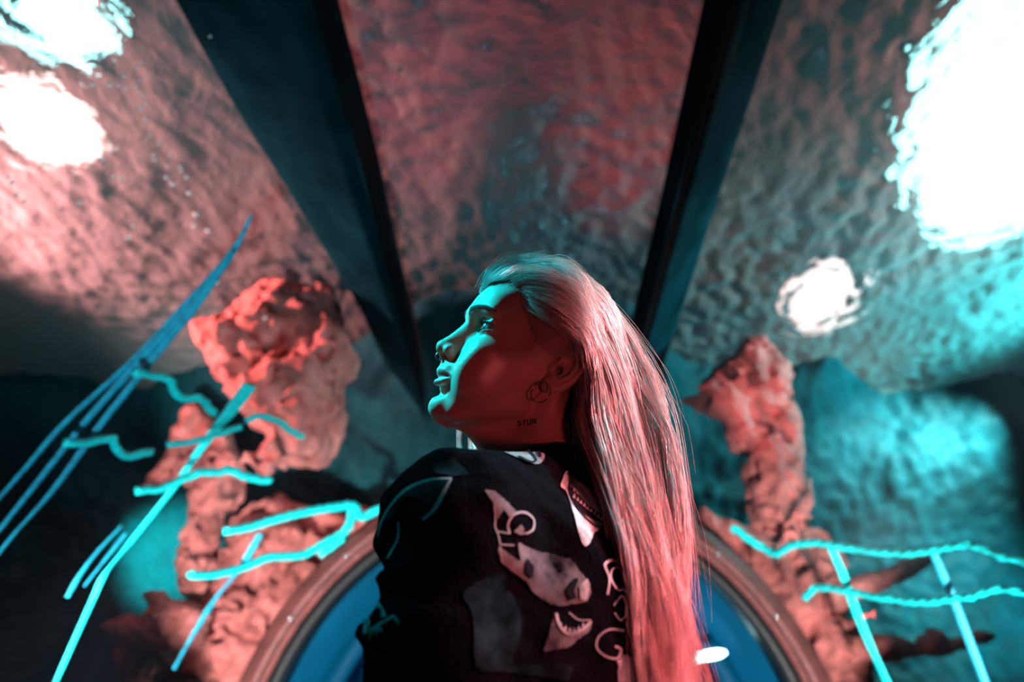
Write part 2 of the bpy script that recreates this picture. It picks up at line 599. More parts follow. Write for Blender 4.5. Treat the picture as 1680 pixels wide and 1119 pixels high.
def water_material():
    m, nt, out = new_mat('water_surface')
    tc = node(nt, 'ShaderNodeTexCoord')
    mp = node(nt, 'ShaderNodeMapping')
    mp.inputs['Scale'].default_value = (9.0, 8.0, 9.0)
    nt.links.new(tc.outputs['Object'], mp.inputs['Vector'])
    t = node(nt, 'ShaderNodeTexNoise', Scale=2.2, Detail=3.0, Roughness=0.5, Distortion=0.6)
    nt.links.new(mp.outputs['Vector'], t.inputs['Vector'])
    bp = node(nt, 'ShaderNodeBump', Strength=0.35, Distance=0.03)
    nt.links.new(t.outputs['Fac'], bp.inputs['Height'])
    c = (0.52, 0.50, 0.50, 1)
    df = node(nt, 'ShaderNodeBsdfDiffuse'); df.inputs['Color'].default_value = c
    tl = node(nt, 'ShaderNodeBsdfTranslucent'); tl.inputs['Color'].default_value = c
    gl = node(nt, 'ShaderNodeBsdfGlossy', Roughness=0.16); gl.inputs['Color'].default_value = (0.9, 0.9, 0.9, 1)
    rf = node(nt, 'ShaderNodeBsdfRefraction', IOR=1.33, Roughness=0.0)
    for n in (df, tl, gl, rf): nt.links.new(bp.outputs['Normal'], n.inputs['Normal'])
    m1 = node(nt, 'ShaderNodeMixShader', Fac=0.45)
    m2 = node(nt, 'ShaderNodeMixShader', Fac=0.14)
    m3 = node(nt, 'ShaderNodeMixShader', Fac=0.48)
    nt.links.new(df.outputs[0], m1.inputs[1]); nt.links.new(tl.outputs[0], m1.inputs[2])
    nt.links.new(m1.outputs[0], m2.inputs[1]); nt.links.new(gl.outputs[0], m2.inputs[2])
    nt.links.new(m2.outputs[0], m3.inputs[1]); nt.links.new(rf.outputs[0], m3.inputs[2])
    nt.links.new(m3.outputs[0], out.inputs['Surface'])
    return m


nx_, ny_ = 520, 380
wx = np.linspace(-3.59, 3.59, nx_); wy = np.linspace(-0.6, BACK_Y - 0.08, ny_)
gx, gy = np.meshgrid(wx, wy)
calm = np.clip(0.75 + 0.7 * fbm(gx * 0.9 + 3, gy * 0.9, 5.5 + 0 * gx, 2), 0.45, 1.1)
wz = 0.020 * fbm(gx * 1.6 + 0.5 * gy, gy * 1.3, 0.3 + 0 * gx, 2) + calm * (0.013 * perlin(gx * 8 + gy * 2, gy * 6 - gx * 1.5, 7.1 + 0 * gx) + 0.013 * perlin(gx * 14 - gy * 5, gy * 11 + gx * 3, 2.2 + 0 * gx))
WV = np.stack([gx, gy, WZ + wz], -1).reshape(-1, 3)
ii = np.arange(ny_ - 1)[:, None] * nx_ + np.arange(nx_ - 1)[None]
WF = np.stack([ii, ii + nx_, ii + nx_ + 1, ii + 1], -1).reshape(-1, 4)
tag(link_mesh('water_surface', WV, WF, water_material()), 'rippled water surface seen from below above the tunnel', 'water', kind='stuff')

# dark baffles added under the surface either side of the strip, blocking raking light
M_baffle = simple('baffle_dark', (0.002, 0.018, 0.024), 0.9, spec=0.0, noise=0.5, nscale=5, bump=0.4, bscale=14)
def baffle(name, prof, label, taper=None):
    prof = np.array(prof)
    ys = np.linspace(-2.9, BACK_Y - 0.1, 70)
    V, F = [], []
    K = 5
    loop = []
    for a, b in zip(prof, np.roll(prof, -1, 0)):
        for i in range(K): loop.append(a + (b - a) * i / K)
    loop = np.array(loop); n = len(loop); c = loop.mean(0)
    for y in ys:
        for p in loop:
            q = c + (p - c) * (1 + 0.05 * float(perlin(p[0] * 3, y * 1.3, p[1] * 3)))
            if taper:  # the outer edge draws in with distance
                k = float(np.interp(y, taper[0], taper[1]))
                q = np.array((prof[1][0] + (q[0] - prof[1][0]) * k, q[1]))
            V.append((q[0], y, q[1]))
    for j in range(len(ys) - 1):
        for i in range(n):
            k = (i + 1) % n
            F.append((j * n + i, j * n + k, (j + 1) * n + k, (j + 1) * n + i))
    F.append(tuple(range(n - 1, -1, -1))); F.append(tuple((len(ys) - 1) * n + i for i in range(n)))
    return tag(link_mesh(name, np.array(V), F, M_baffle), label, 'baffle')


baffle('added_baffle', [(-1.06, 3.08), (-0.555, 2.84), (-0.555, 3.14), (-1.06, 3.16)], 'wide dark beam added under the water along the left of the red strip', ((0.9, 1.6, 2.7, 3.5), (1.0, 0.85, 0.5, 0.4)))
baffle('added_baffle', [(0.575, 2.84), (0.80, 3.10), (0.80, 3.16), (0.575, 3.14)], 'narrow dark beam added under the water along the right of the red strip')


# flood lamps above the water, and one glowing disc added for glints
def flood(px, py, rx, ry, rot, color, strength, label, energy=0):
    c = at_z(px, py, WZ + 0.70)
    o = tag(empty('flood_or_glint', c), label, 'lamp', None)
    m, nt, out = new_mat('lamp_glow')
    em = node(nt, 'ShaderNodeEmission', Strength=strength); em.inputs['Color'].default_value = (*color, 1)
    nt.links.new(em.outputs['Emission'], out.inputs['Surface'])
    n = 40
    ca, sa = math.cos(rot), math.sin(rot)
    def ringp(k, z): return [c + np.array(((rx * k * math.cos(t)) * ca - (ry * k * math.sin(t)) * sa, (rx * k * math.cos(t)) * sa + (ry * k * math.sin(t)) * ca, z)) for t in np.linspace(0, 2 * math.pi, n, endpoint=False)]
    V = ringp(1, 0) + ringp(0.6, -0.02) + [c + (0, 0, -0.028)]
    F = [(i, (i + 1) % n, n + (i + 1) % n, n + i) for i in range(n)] + [(n + i, n + (i + 1) % n, 2 * n) for i in range(n)]
    link_mesh('lens', np.array(V), F, m, o)
    V = ringp(1.0, 0) + ringp(1.12, -0.01) + ringp(1.14, 0.12) + ringp(0.5, 0.2) + [c + (0, 0, 0.2)]
    F = []
    for r_ in range(3): F += [(r_ * n + i, r_ * n + (i + 1) % n, (r_ + 1) * n + (i + 1) % n, (r_ + 1) * n + i) for i in range(n)]
    F += [(3 * n + i, 3 * n + (i + 1) % n, 4 * n) for i in range(n)]
    link_mesh('housing', np.array(V), F, M_dark, o)
    return o


flood(140, -18, 0.24, 0.18, 0.0, (0.40, 1.0, 1.0), 6, 'round white flood lamp at the top left corner, inside a cyan patch')
flood(105, 142, 0.24, 0.25, 0.4, (1.0, 0.66, 0.62), 5, 'round white flood lamp lower at the left, in a pink glow')
flood(1640, 120, 0.50, 0.90, -0.35, (0.42, 1.0, 1.0), 5.2, 'huge white and cyan flood lamp at the top right')
flood(1326, 420, 0.20, 0.30, -0.2, (1.0, 0.74, 0.72), 3.2, 'small pinkish glowing disc added for a cluster of glints below the huge lamp on the right')  # no lamp: emissive disc stands in for pink-white glints on the ripples



# ================================================================== PERSON
# head frame (mm): x towards the face, y to her left, z up; origin midway between the ears
H_YAW, H_ROLL, H_TILT = math.radians(20.0), math.radians(16.5), math.radians(20.6)
H_POS = CAM + cu * 0.0225 + cv * -0.0402 + cf * 0.798
_Ry = np.array([[math.cos(H_YAW), -math.sin(H_YAW), 0], [math.sin(H_YAW), math.cos(H_YAW), 0], [0, 0, 1]])
_B = np.array([[-1., 0, 0], [0, 0, 1.], [0, 1., 0]])
_T = np.array([[math.cos(H_TILT), math.sin(H_TILT), 0], [-math.sin(H_TILT), math.cos(H_TILT), 0], [0, 0, 1]])
_X = np.array([[1, 0, 0], [0, math.cos(H_ROLL), math.sin(H_ROLL)], [0, -math.sin(H_ROLL), math.cos(H_ROLL)]])
H_ROT = np.stack([cu, cv, cw], 1) @ _X @ _T @ _B @ _Ry      # head mm -> world directions


def hw(p):
    """head mm -> world m"""
    return np.asarray(p, float) @ H_ROT.T * 0.001 + H_POS


def wh(p):
    """world m -> head mm"""
    return (np.asarray(p, float) - H_POS) @ H_ROT * 1000.0


NECK_BASE = np.array([0.030, 0.715, 1.385])
nb = wh(NECK_BASE)
nfront = wh(NECK_BASE + np.array([-0.020, 0.02, -0.02]))

# --- base skull and face from horizontal slices: z, front, back, half width, x of widest point
SL = np.array([
    (-93, 80, 74, 3, 77), (-91, 86, 66, 11, 76), (-87, 91.5, 54, 19, 71), (-80, 94.5, 38, 27, 64), (-75, 95, 24, 32, 57),
    (-68, 94, 4, 39, 47), (-61, 92, -8, 45, 38), (-52, 93.5, -18, 50, 31), (-45, 95, -25.1, 54, 27), (-35, 97, -37.7, 58, 23),
    (-25, 97, -50.2, 61.5, 19), (-12, 94, -60.3, 65.5, 17), (0, 91, -67, 68, 14), (12, 90, -72, 69.5, 10), (24, 91.5, -75.3, 70.5, 5),
    (36, 96, -77.8, 71.5, 1), (48, 97, -79.5, 72.5, -1), (60, 94.5, -79.5, 73, -3), (75, 87.5, -77.8, 72, -5), (90, 76, -72, 69, -6),
    (105, 57, -58.6, 60, -8), (117, 33, -40.2, 44, -8), (124, 12, -21.8, 25, -8), (127, -4, -12, 6, -8)], float)


def head_base(x, y, z):
    zz = z.ravel()
    xf, xb, w, xc = [np.interp(zz, SL[:, 0], SL[:, i]).reshape(z.shape).astype(np.float32) for i in (1, 2, 3, 4)]
    # smooth the piecewise table a little by averaging neighbours
    for dz in (4.0, -4.0):
        q = [np.interp(zz + dz, SL[:, 0], SL[:, i]).reshape(z.shape).astype(np.float32) for i in (1, 2, 3, 4)]
        xf, xb, w, xc = xf + q[0], xb + q[1], w + q[2], xc + q[3]
    xf, xb, w, xc = xf / 3, xb / 3, w / 3, xc / 3
    a = np.where(x > xc, (x - xc) / np.maximum(xf - xc, 2), (xc - x) / np.maximum(xc - xb, 2))
    b = np.abs(y) / np.maximum(w, 1)
    r = np.sqrt(a * a + b * b)
    d = (r - 1) * np.minimum(w, np.where(x > xc, xf - xc, xc - xb)) * 0.9
    d = np.maximum(d, np.maximum(z - 126, -93 - z))
    return d


HD = Grid((-104, -88, -175), (124, 92, 132), 1.45)
HD.add(head_base, (-100, -80, -95), (100, 80, 128), 0)
# chin, cheek bones, brow ridge, temples
HD.ell((84, 0, -77), (12.5, 17, 12), 10)
for s in (1, -1):
    HD.ell((60, 44 * s, -9), (20, 13, 12), 22)
    HD.cone((88, 10 * s, 37), (77, 42 * s, 38), 6.5, 5, 12)
    HD.ell((92, 31 * s, 19), (13, 18, 10.5), 12, 's')          # eye sockets
    HD.ell((62, 66 * s, 30), (26, 10, 24), 22, 's')            # temple hollow
    HD.ell((62, 40 * s, -36), (26, 13, 24), 24, 'u')           # soft cheek
# neck and its muscles
HD.cone((-16, 0, -20), nb, 46, 49, 18)
HD.cone((12, 0, -66), nfront, 28, 36, 18)
for s in (1, -1):
    HD.cone((-18, 56 * s, -18), wh(NECK_BASE + np.array([-0.055, 0.0, -0.03])), 11, 10, 16)
HD.cone((60, 0, -74), (22, 0, -84), 13, 16, 22)
for s in (1, -1):
    HD.cone((72, 24 * s, -79), (16, 49 * s, -50), 8, 9, 12)      # jaw line
# nose
HD.cone((86, 0, 26), (102, 0, -6), 6.5, 8.0, 9)
HD.cone((84, 0, 8), (96, 0, -14), 12, 12, 10)
HD.cone((104, 0, -8), (109.0, 0, -12.5), 7.5, 7.6, 4)
HD.cone((109, 0, -17), (99, 0, -25), 4.2, 4.0, 4)
for s in (1, -1):
    HD.ell((99.5, 11.5 * s, -16.5), (9, 5.6, 7), 4)
    HD.cone((107, 4 * s, -14), (102, 10 * s, -16), 5.5, 5.5, 4)
    HD.cone((107.5, 5.2 * s, -22), (100, 9 * s, -21), 2.2, 3.2, 1.6, 's')
    HD.cone((104, 6.8 * s, -20), (99, 7 * s, -10), 2.8, 2.4, 1.2, 's')
    HD.cone((99, 18.5 * s, -12), (94, 19.5 * s, -22), 1.6, 1.6, 5, 's')   # wing crease
# lips
HD.ell((94, 0, -36), (9, 16, 10), 10)
HD.chain([(90, -24, -43), (98.5, -12, -40), (101.2, -4, -38.6), (100.6, 0, -39.4), (101.2, 4, -38.6), (98.5, 12, -40), (90, 24, -43)],
         [1.4, 2.7, 3.3, 3.1, 3.3, 2.7, 1.4], 3.5)
HD.chain([(89, -23, -45), (95.5, -13, -50.2), (99.2, 0, -52.5), (95.5, 13, -50.2), (89, 23, -45)], [1.4, 3.4, 4.2, 3.4, 1.4], 3.5)
HD.chain([(88, -26, -43.8), (98.5, -14, -45.2), (104.5, 0, -46.2), (98.5, 14, -45.2), (88, 26, -43.8)], [0.6, 0.9, 1.2, 0.9, 0.6], 1.4, 's')
HD.cone((103.5, 0, -27), (105, 0, -36), 1.6, 1.8, 3, 's')     # philtrum
HD.chain([(92, -14, -62), (97, 0, -62.5), (92, 14, -62)], [3, 3.6, 3], 6, 's')
# eyes: lid shell, then the opening
EYE_R = 12.2
EYES = {1: np.array((70.0, 31.5, 19.0)), -1: np.array((70.0, -31.5, 19.0))}
for s in (1, -1):
    c = EYES[s]
    HD.ell(c, (EYE_R + 1.7,) * 3, 3.5)
    HD.cone(c + (10.5, -9 * s, 7.0), c + (6.0, 13 * s, 6.5), 2.4, 2.4, 4)            # upper lid fold
    HD.cone(c + (11.5, 0, 9.0), c + (9, 8 * s, 9.5), 1.0, 1.0, 2, 's')

    def opening(x, y, z, c=c, s=s):
        t = (y - c[1]) * s / 14.5
        up = 5.0 * np.sqrt(np.clip(1 - t * t, 0, 1)) + 1.2 * t
        lo = -4.4 * np.sqrt(np.clip(1 - t * t, 0, 1)) + 1.2 * t
        d = np.maximum(z - c[2] - up, lo - (z - c[2]))
        d = np.maximum(d, (np.abs(t) - 1) * 14.5)
        return np.maximum(d, (c[0] + 2.0) - x)
    HD.add(opening, c + (2, -15, -7), c + (16, 15, 7), 0.9, 's')
    HD.ell(c, (EYE_R + 0.1,) * 3, 0.3, 's')
    HD.ell(c - (2.5, 0, 0), (EYE_R - 0.6,) * 3, 0.3)
# ears
for s in (1, -1):
    ec = np.array((-9.0, 70.0 * s, 2.0))
    ea, eo = math.radians(14), math.radians(28)
    ez = np.array((-math.sin(ea), 0, math.cos(ea)))
    ex0 = np.array((math.cos(ea), 0, math.sin(ea)))
    ex = ex0 * math.cos(eo) - np.array((0, s, 0)) * math.sin(eo)      # forward axis, tail flares outward
    ey = np.cross(ez, ex)
    if ey[1] * s < 0: ey = -ey
    E = lambda a, b, h: ec + ex * a + ey * b + ez * h
    Rm = np.stack([ex, ey, ez])
    HD.ell(E(-5, 3, 1), (16, 4.5, 27), 4, 'u', Rm)
    HD.ell(E(2, 2, -22), (9, 4.5, 10), 4, 'u', Rm)
    rim = [(6, 4, 4), (5, 5, 16), (0, 6, 25), (-9, 7, 28), (-17, 7, 22), (-20, 7, 10), (-18, 6, -4), (-12, 5, -16), (-4, 4.5, -25)]
    HD.ell(E(-2, 8.5, 0), (10, 6, 14), 3, 's', Rm)
    HD.ell(E(-8, 9, 15), (8, 5, 9), 3, 's', Rm)
    HD.ell(E(2, 4, -3), (4, 9, 5), 2, 's', Rm)
    HD.chain([E(*q) for q in rim], [2.0, 2.4, 2.7, 2.8, 2.8, 2.6, 2.4, 2.4, 2.6], 2)
    HD.chain([E(-9, 6.5, 18), E(-13, 6.5, 8), E(-12, 6, -4), E(-6, 5.5, -13), E(2, 5.5, -13)], [1.8, 2.3, 2.3, 2.2, 2.0], 2)
    HD.ell(E(9, 3.5, -4), (4, 4, 5.5), 3, 'u', Rm)
    HD.ell(E(1, 4.2, -22), (7.5, 3.6, 8.5), 3, 'u', Rm)
hv, hq = HD.mesh()


# skin: a soft organic colour with lips and brows tinted through a vertex colour
def skin_material():
    m, nt, out = new_mat('skin')
    b = node(nt, 'ShaderNodeBsdfPrincipled', Roughness=0.42)
    b.inputs['Specular IOR Level'].default_value = 0.45
    b.inputs['Subsurface Weight'].default_value = 0.25
    b.inputs['Subsurface Radius'].default_value = (0.010, 0.004, 0.0025)
    b.inputs['Subsurface Scale'].default_value = 0.6
    va = node(nt, 'ShaderNodeVertexColor', _layer_name='tint')
    tc = node(nt, 'ShaderNodeTexCoord')
    t = node(nt, 'ShaderNodeTexNoise', Scale=900.0, Detail=3.0)
    nt.links.new(tc.outputs['Object'], t.inputs['Vector'])
    bp = node(nt, 'ShaderNodeBump', Strength=0.12, Distance=0.0006)
    nt.links.new(t.outputs['Fac'], bp.inputs['Height'])
    nt.links.new(bp.outputs['Normal'], b.inputs['Normal'])
    nt.links.new(va.outputs['Color'], b.inputs['Base Color'])
    nt.links.new(b.outputs['BSDF'], out.inputs['Surface'])
    return m


PERSON = empty('person', (0.02, 0.70, 0.0))
tag(PERSON, 'woman with long pale blond hair lit pink in a black printed jacket gazing up to the left', 'person')
M_skin = skin_material()
body = link_mesh('body', hw(hv), hq, M_skin, PERSON)
c0 = np.tile(np.array([0.72, 0.47, 0.39]), (len(hv), 1))
X, Y, Z = hv.T
lip = ((np.abs(Y) < 25) & (X > 88))
zu = -36.8 + 0.0085 * Y ** 2 * -1.0 - 1.2 * np.exp(-(Y / 3.0) ** 2) + 1.0 * np.exp(-((np.abs(Y) - 5) / 3) ** 2)
zu = np.maximum(-44.0 + 0 * Y, np.where(np.abs(Y) < 25, -35.6 - 0.0125 * Y ** 2, -44)) - 1.0 * np.exp(-(Y / 3.0) ** 2)
zl = np.where(np.abs(Y) < 25, -57.0 + 0.0195 * Y ** 2, -44)
w = np.clip((zu - Z) / 1.2 + 0.5, 0, 1) * np.clip((Z - zl) / 1.2 + 0.5, 0, 1) * lip
c0 = c0 * (1 - w[:, None]) + np.array([0.62, 0.27, 0.25]) * w[:, None]
_ang = np.degrees(np.arctan2(np.abs(Y), X))
_hl = np.interp(_ang, [0, 12, 24, 36, 46, 56, 66, 90, 105, 180], [82, 83, 81, 73, 60, 48, 30, 10, -30, -60])
sw = np.clip((Z - _hl) / 22 + 0.5, 0, 1) * (np.abs(Y) < 72.5)
c0 = c0 * (1 - sw[:, None]) + np.array([0.30, 0.19, 0.16]) * sw[:, None]
ca = body.data.color_attributes.new('tint', 'FLOAT_COLOR', 'POINT')
ca.data.foreach_set('color', np.concatenate([c0, np.ones((len(hv), 1))], 1).astype(np.float32).ravel())
body_bvh = BVHTree.FromPolygons([tuple(v) for v in hw(hv)], [tuple(q) for q in hq.tolist()])


# eyeballs with iris, pupil and cornea
def sphere(c, r, nu=24, nv=14, axis=(0, 0, 1), cap=None):
    """uv sphere (or spherical cap of half-angle cap around axis)"""
    ax = np.asarray(axis, float); ax = ax / np.linalg.norm(ax)
    t = np.cross(ax, (0.3, 0.8, 0.1)); t /= np.linalg.norm(t)
    q = np.cross(ax, t)
    end = math.pi if cap is None else cap
    V = [np.asarray(c) + ax * r]
    for i in range(1, nv + 1):
        a = end * i / nv
        if cap is None and i == nv:
            V.append(np.asarray(c) - ax * r)
            break
        for j in range(nu):
            b = 2 * math.pi * j / nu
            V.append(np.asarray(c) + r * (ax * math.cos(a) + (t * math.cos(b) + q * math.sin(b)) * math.sin(a)))
    F = [(0, 1 + j, 1 + (j + 1) % nu) for j in range(nu)]
    rows = nv - 1 if cap is None else nv
    for i in range(rows - 1):
        for j in range(nu):
            a = 1 + i * nu + j; b = 1 + i * nu + (j + 1) % nu
            F.append((a, a + nu, b + nu, b))
    if cap is None:
        L = len(V) - 1
        F += [(L, 1 + (rows - 1) * nu + (j + 1) % nu, 1 + (rows - 1) * nu + j) for j in range(nu)]
    return np.array(V), F


M_white = simple('eye_white', (0.42, 0.40, 0.40), 0.12, spec=0.7)
M_iris = simple('iris', (0.06, 0.10, 0.11), 0.25, noise=0.4, nscale=900)
M_pupil = simple('pupil', (0.004, 0.004, 0.005), 0.05, spec=0.9)
GAZE = np.array((1.0, 0.0, 0.16)); GAZE /= np.linalg.norm(GAZE)
for s in (1, -1):
    v, f = sphere(EYES[s], EYE_R - 0.15, 28, 18, GAZE)
    eye = link_mesh('eyeball', hw(v), f, M_white, PERSON)
    v, f = sphere(EYES[s] + GAZE * 1.5, EYE_R - 1.1, 28, 6, GAZE, 0.56)
    link_mesh('iris', hw(v), f, M_iris, eye)
    v, f = sphere(EYES[s] + GAZE * 1.75, EYE_R - 1.1, 20, 4, GAZE, 0.22)
    link_mesh('pupil', hw(v), f, M_pupil, eye)

# lashes and brows: tapered hairs
M_lash = simple('lash', (0.015, 0.010, 0.010), 0.5)
M_brow = simple('brow_hair', (0.13, 0.085, 0.07), 0.6)


def hairs(name, strands, mat, parent, r0=0.35, r1=0.08, sides=3):
    VV, FF, n = [], [], 0
    for P in strands:
        m = len(P)
        V, F = tube(P, np.linspace(r0, r1, m), sides)
        VV.append(V); FF += [tuple(i + n for i in f) for f in F]; n += len(V)
    return link_mesh(name, hw(np.vstack(VV)), FF, mat, parent)


for s in (1, -1):
    c = EYES[s]
    st = []
    for i in range(34):
        t = -0.86 + 1.86 * i / 33
        y = t * 14.0
        z = 5.0 * math.sqrt(max(0, 1 - t * t)) + 1.2 * t
        x = math.sqrt(max(20, (EYE_R + 1.4) ** 2 - y * y - z * z))
        b = c + (x, y * s, z + 0.1)
        L = 5.0 + 2.6 * t + random.uniform(-1, 1)
        d = np.array((1.0, (0.25 + 0.8 * t) * s + random.uniform(-.1, .1), 0.15))
        st.append([b, b + d * L * 0.5 + (0, 0, 0.2 * L * .3), b + d * L * 0.85 + (0, 0, 0.35 * L)])
    for i in range(24):
        t = -0.7 + 1.6 * i / 23
        y = t * 14.0
        z = -4.4 * math.sqrt(max(0, 1 - t * t)) + 1.2 * t
        x = math.sqrt(max(20, (EYE_R + 1.2) ** 2 - y * y - z * z))
        b = c + (x, y * s, z)
        d = np.array((0.8, 0.7 * t * s, -0.5)) * 3.0
        st.append([b, b + d * .5, b + d])
    hairs('eyelashes', st, M_lash, PERSON, 0.27, 0.08)
    st = []
    for i in range(260):
        t = (i % 70) / 69.0
        ang = 0.20 + 0.78 * t
        y = (9 + 47 * t) * s
        z = 33.5 + 6.5 * math.sin(math.pi * min(1, t * 0.80 + 0.05)) ** 0.8 + 1.0 * t + random.gauss(0, 1.5) * (1 - 0.7 * t)
        o = hw((140, y, z)); d = hw((0, y * 0.6, z)) - o
        loc, nor, _, _ = body_bvh.ray_cast(Vector(o), Vector(d).normalized())
        if loc is None: continue
        p = wh(np.array(loc))
        nn = np.array(nor) @ H_ROT
        if nn[0] < 0: nn = -nn
        dr = np.array((-0.35 * t - 0.1, (0.75 + .3 * t) * s, 0.6 - 1.0 * t)); dr /= np.linalg.norm(dr)
        L = random.uniform(5, 7.5)
        st.append([p + nn * 0.2, p + nn * 0.9 + dr * L * .5, p + nn * 0.5 + dr * L])
    hairs('eyebrow', st, M_brow, PERSON, 0.30, 0.08)


# jewellery: hoop in the ear lobe, thin ring and a stud under the nose
def torus(c, n, R, r, nu=40, nv=8, a0=0, a1=2 * math.pi):
    n = np.asarray(n, float); n /= np.linalg.norm(n)
    t = np.cross(n, (0.1, 0.2, 1.0)); t /= np.linalg.norm(t)
    q = np.cross(n, t)
    A = np.linspace(a0, a1, nu)
    P = np.asarray(c) + R * (np.cos(A)[:, None] * t + np.sin(A)[:, None] * q)
    return tube(P, r, nv, up=n)


M_gold = simple('gold', (0.95, 0.55, 0.22), 0.18, metal=1.0)
M_steel = simple('steel', (0.85, 0.85, 0.87), 0.12, metal=1.0)
lobe = EYES[1] * 0 + np.array((0.5, 77.0, -31.0))
v, f = torus(lobe + (6.5, 0, -0.5), (0.95, 0.75, 0.1), 11.5, 0.8)
tag(link_mesh('hoop_earring', hw(v), f, M_gold, PERSON), 'thin gold hoop earring')
v, f = torus((108.5, 0, -24.0), (0.45, 1.0, 0.0), 4.6, 0.55)
tag(link_mesh('nose_ring', hw(v), f, M_steel, PERSON), 'thin steel ring through the septum')
v, f = sphere((106.0, 3.2, -27.0), 2.0, 12, 8)
tag(link_mesh('nose_ring_bead', hw(v), f, M_steel, PERSON), 'bright steel bead')

# --- jacket --------------------------------------------------------------
TF = np.array((-0.85, 0.527, 0.0)); TF /= np.linalg.norm(TF)     # chest direction
TL = np.array((-TF[1], TF[0], 0.0))                               # her left
TC = np.array((0.012, 0.705, 0.0))
TAB = np.array([(0.80, .170, .128), (0.90, .166, .126), (1.02, .158, .120), (1.14, .158, .120), (1.22, .160, .118), (1.28, .156, .108),
                (1.32, .140, .096), (1.35, .112, .084), (1.375, .082, .074), (1.39, .060, .062), (1.40, .03, .03)])
JK = Grid((-270, 420, 800), (300, 980, 1430), 4.6)


def torso(x, y, z):
    A = np.interp(z.ravel() / 1000, TAB[:, 0], TAB[:, 1]).reshape(z.shape) * 1000
    Bq = np.interp(z.ravel() / 1000, TAB[:, 0], TAB[:, 2]).reshape(z.shape) * 1000
    X, Y = x - TC[0] * 1000, y - TC[1] * 1000
    a = (X * TL[0] + Y * TL[1]) / A
    b = (X * TF[0] + Y * TF[1]) / Bq
    r = (np.abs(a) ** 2.3 + np.abs(b) ** 2.3) ** (1 / 2.3)
    return np.maximum((r - 1) * np.minimum(A, Bq) * 0.9, z - 1402)


JK.add(torso, (-200, 480, 780), (250, 930, 1405), 0)
SHL = np.array((-58, 592, 1292.0))
ELL = np.array((-72, 585, 1040.0))
JK.cone(SHL + (18, 14, 12), SHL, 60, 60, 30)
JK.cone(SHL, ELL, 60, 66, 26)
JK.cone(ELL, (-190, 690, 930), 60, 55, 22)
SHR = np.array((92, 825, 1296.0))
JK.cone(SHR, SHR + (35, 20, -250), 58, 60, 30)
JK.cone(SHR + (35, 20, -250), (-60, 900, 930), 56, 52, 22)
# shoulder cap, bunched sleeve and pinched fold
def P_y(px, py, Y): return at_y(px, py, Y) * 1000
JK.cone(P_y(660, 862, .585), P_y(634, 890, .590), 24, 10, 26)
JK.chain([P_y(606, 922, .570), P_y(640, 910, .50), P_y(690, 880, .50)], [9, 8, 5], 14, 's')
JK.chain([P_y(612, 950, .585), P_y(640, 945, .55), P_y(680, 930, .535)], [6, 9, 8], 14)
JK.chain([P_y(590, 990, .570), P_y(640, 985, .51), P_y(700, 950, .50)], [9, 10, 6], 16, 's')
JK.chain([P_y(590, 1040, .59), P_y(640, 1040, .55), P_y(690, 1010, .53)], [10, 12, 8], 18)
# collar
cb = NECK_BASE * 1000 + (0, 0, -2)
ring = [cb + TF * 1000 * 0.062 * math.cos(a) + TL * 1000 * 0.060 * math.sin(a) + (0, 0, -10 * math.cos(a)) for a in np.linspace(0, 2 * math.pi, 17)]
JK.chain(ring, [11] * 17, 10)
# cloth wrinkles
s_all = (slice(None),) * 3
xx, yy, zz = JK.coords(s_all)
band = np.abs(JK.f) < 40
ii = np.argwhere(band)
bx, by, bz = JK.ax[0][ii[:, 0]], JK.ax[1][ii[:, 1]], JK.ax[2][ii[:, 2]]
wr = fbm(bx / 90, by / 90, bz / 60 + 0.25 * bx / 90, 3) * 7.0
wr += 3.0 * (1 - np.abs(perlin(bx / 55 + 3, by / 55, bz / 110 + bx / 70))) ** 3
JK.f[band] += wr.astype(np.float32)
JK.f[:, :, -2:] = 10; JK.f[:, :, :1] = 10
JK.cone(wh(np.zeros(3)) * 0 + NECK_BASE * 1000 + (0, 0, -30), NECK_BASE * 1000 + (0, 0, 90), 44, 52, 6, 's')
jv, jq = JK.mesh()
# two rounds of smoothing keep the cloth soft


def relax(V, Q, it=2, lam=0.5):
    n = len(V)
    E = np.vstack([Q[:, [0, 1]], Q[:, [1, 2]], Q[:, [2, 3]], Q[:, [3, 0]]])
    E = np.vstack([E, E[:, ::-1]])
    deg = np.bincount(E[:, 0], minlength=n)
    for _ in range(it):
        S = np.stack([np.bincount(E[:, 0], weights=V[E[:, 1], k], minlength=n) for k in range(3)], 1)
        V = V + lam * (S / np.maximum(deg, 1)[:, None] - V)
    return V


jv = relax(jv, jq, 3) * 0.001
M_cloth = simple('black_cloth', (0.0018, 0.002, 0.0026), 0.9, spec=0.0, noise=0.4, nscale=60, bump=0.25, bscale=260, sheen=0.0)
jacket = tag(link_mesh('jacket', jv, jq, M_cloth, PERSON), 'black jacket printed with pale shark jaws and curled letters')
jb = BVHTree.FromPolygons([tuple(v) for v in jv], [tuple(q) for q in jq.tolist()])


# --- prints on the cloth: thin patches that follow the jacket
def on_jacket(px, py, lift=0.0012):
    d = ray(px, py)
    loc, nor, _, _ = jb.ray_cast(Vector(CAM), Vector(d / np.linalg.norm(d)))
    if loc is None: return None
    n = np.array(nor)
    if n @ d > 0: n = -n
    return np.array(loc) + n * lift


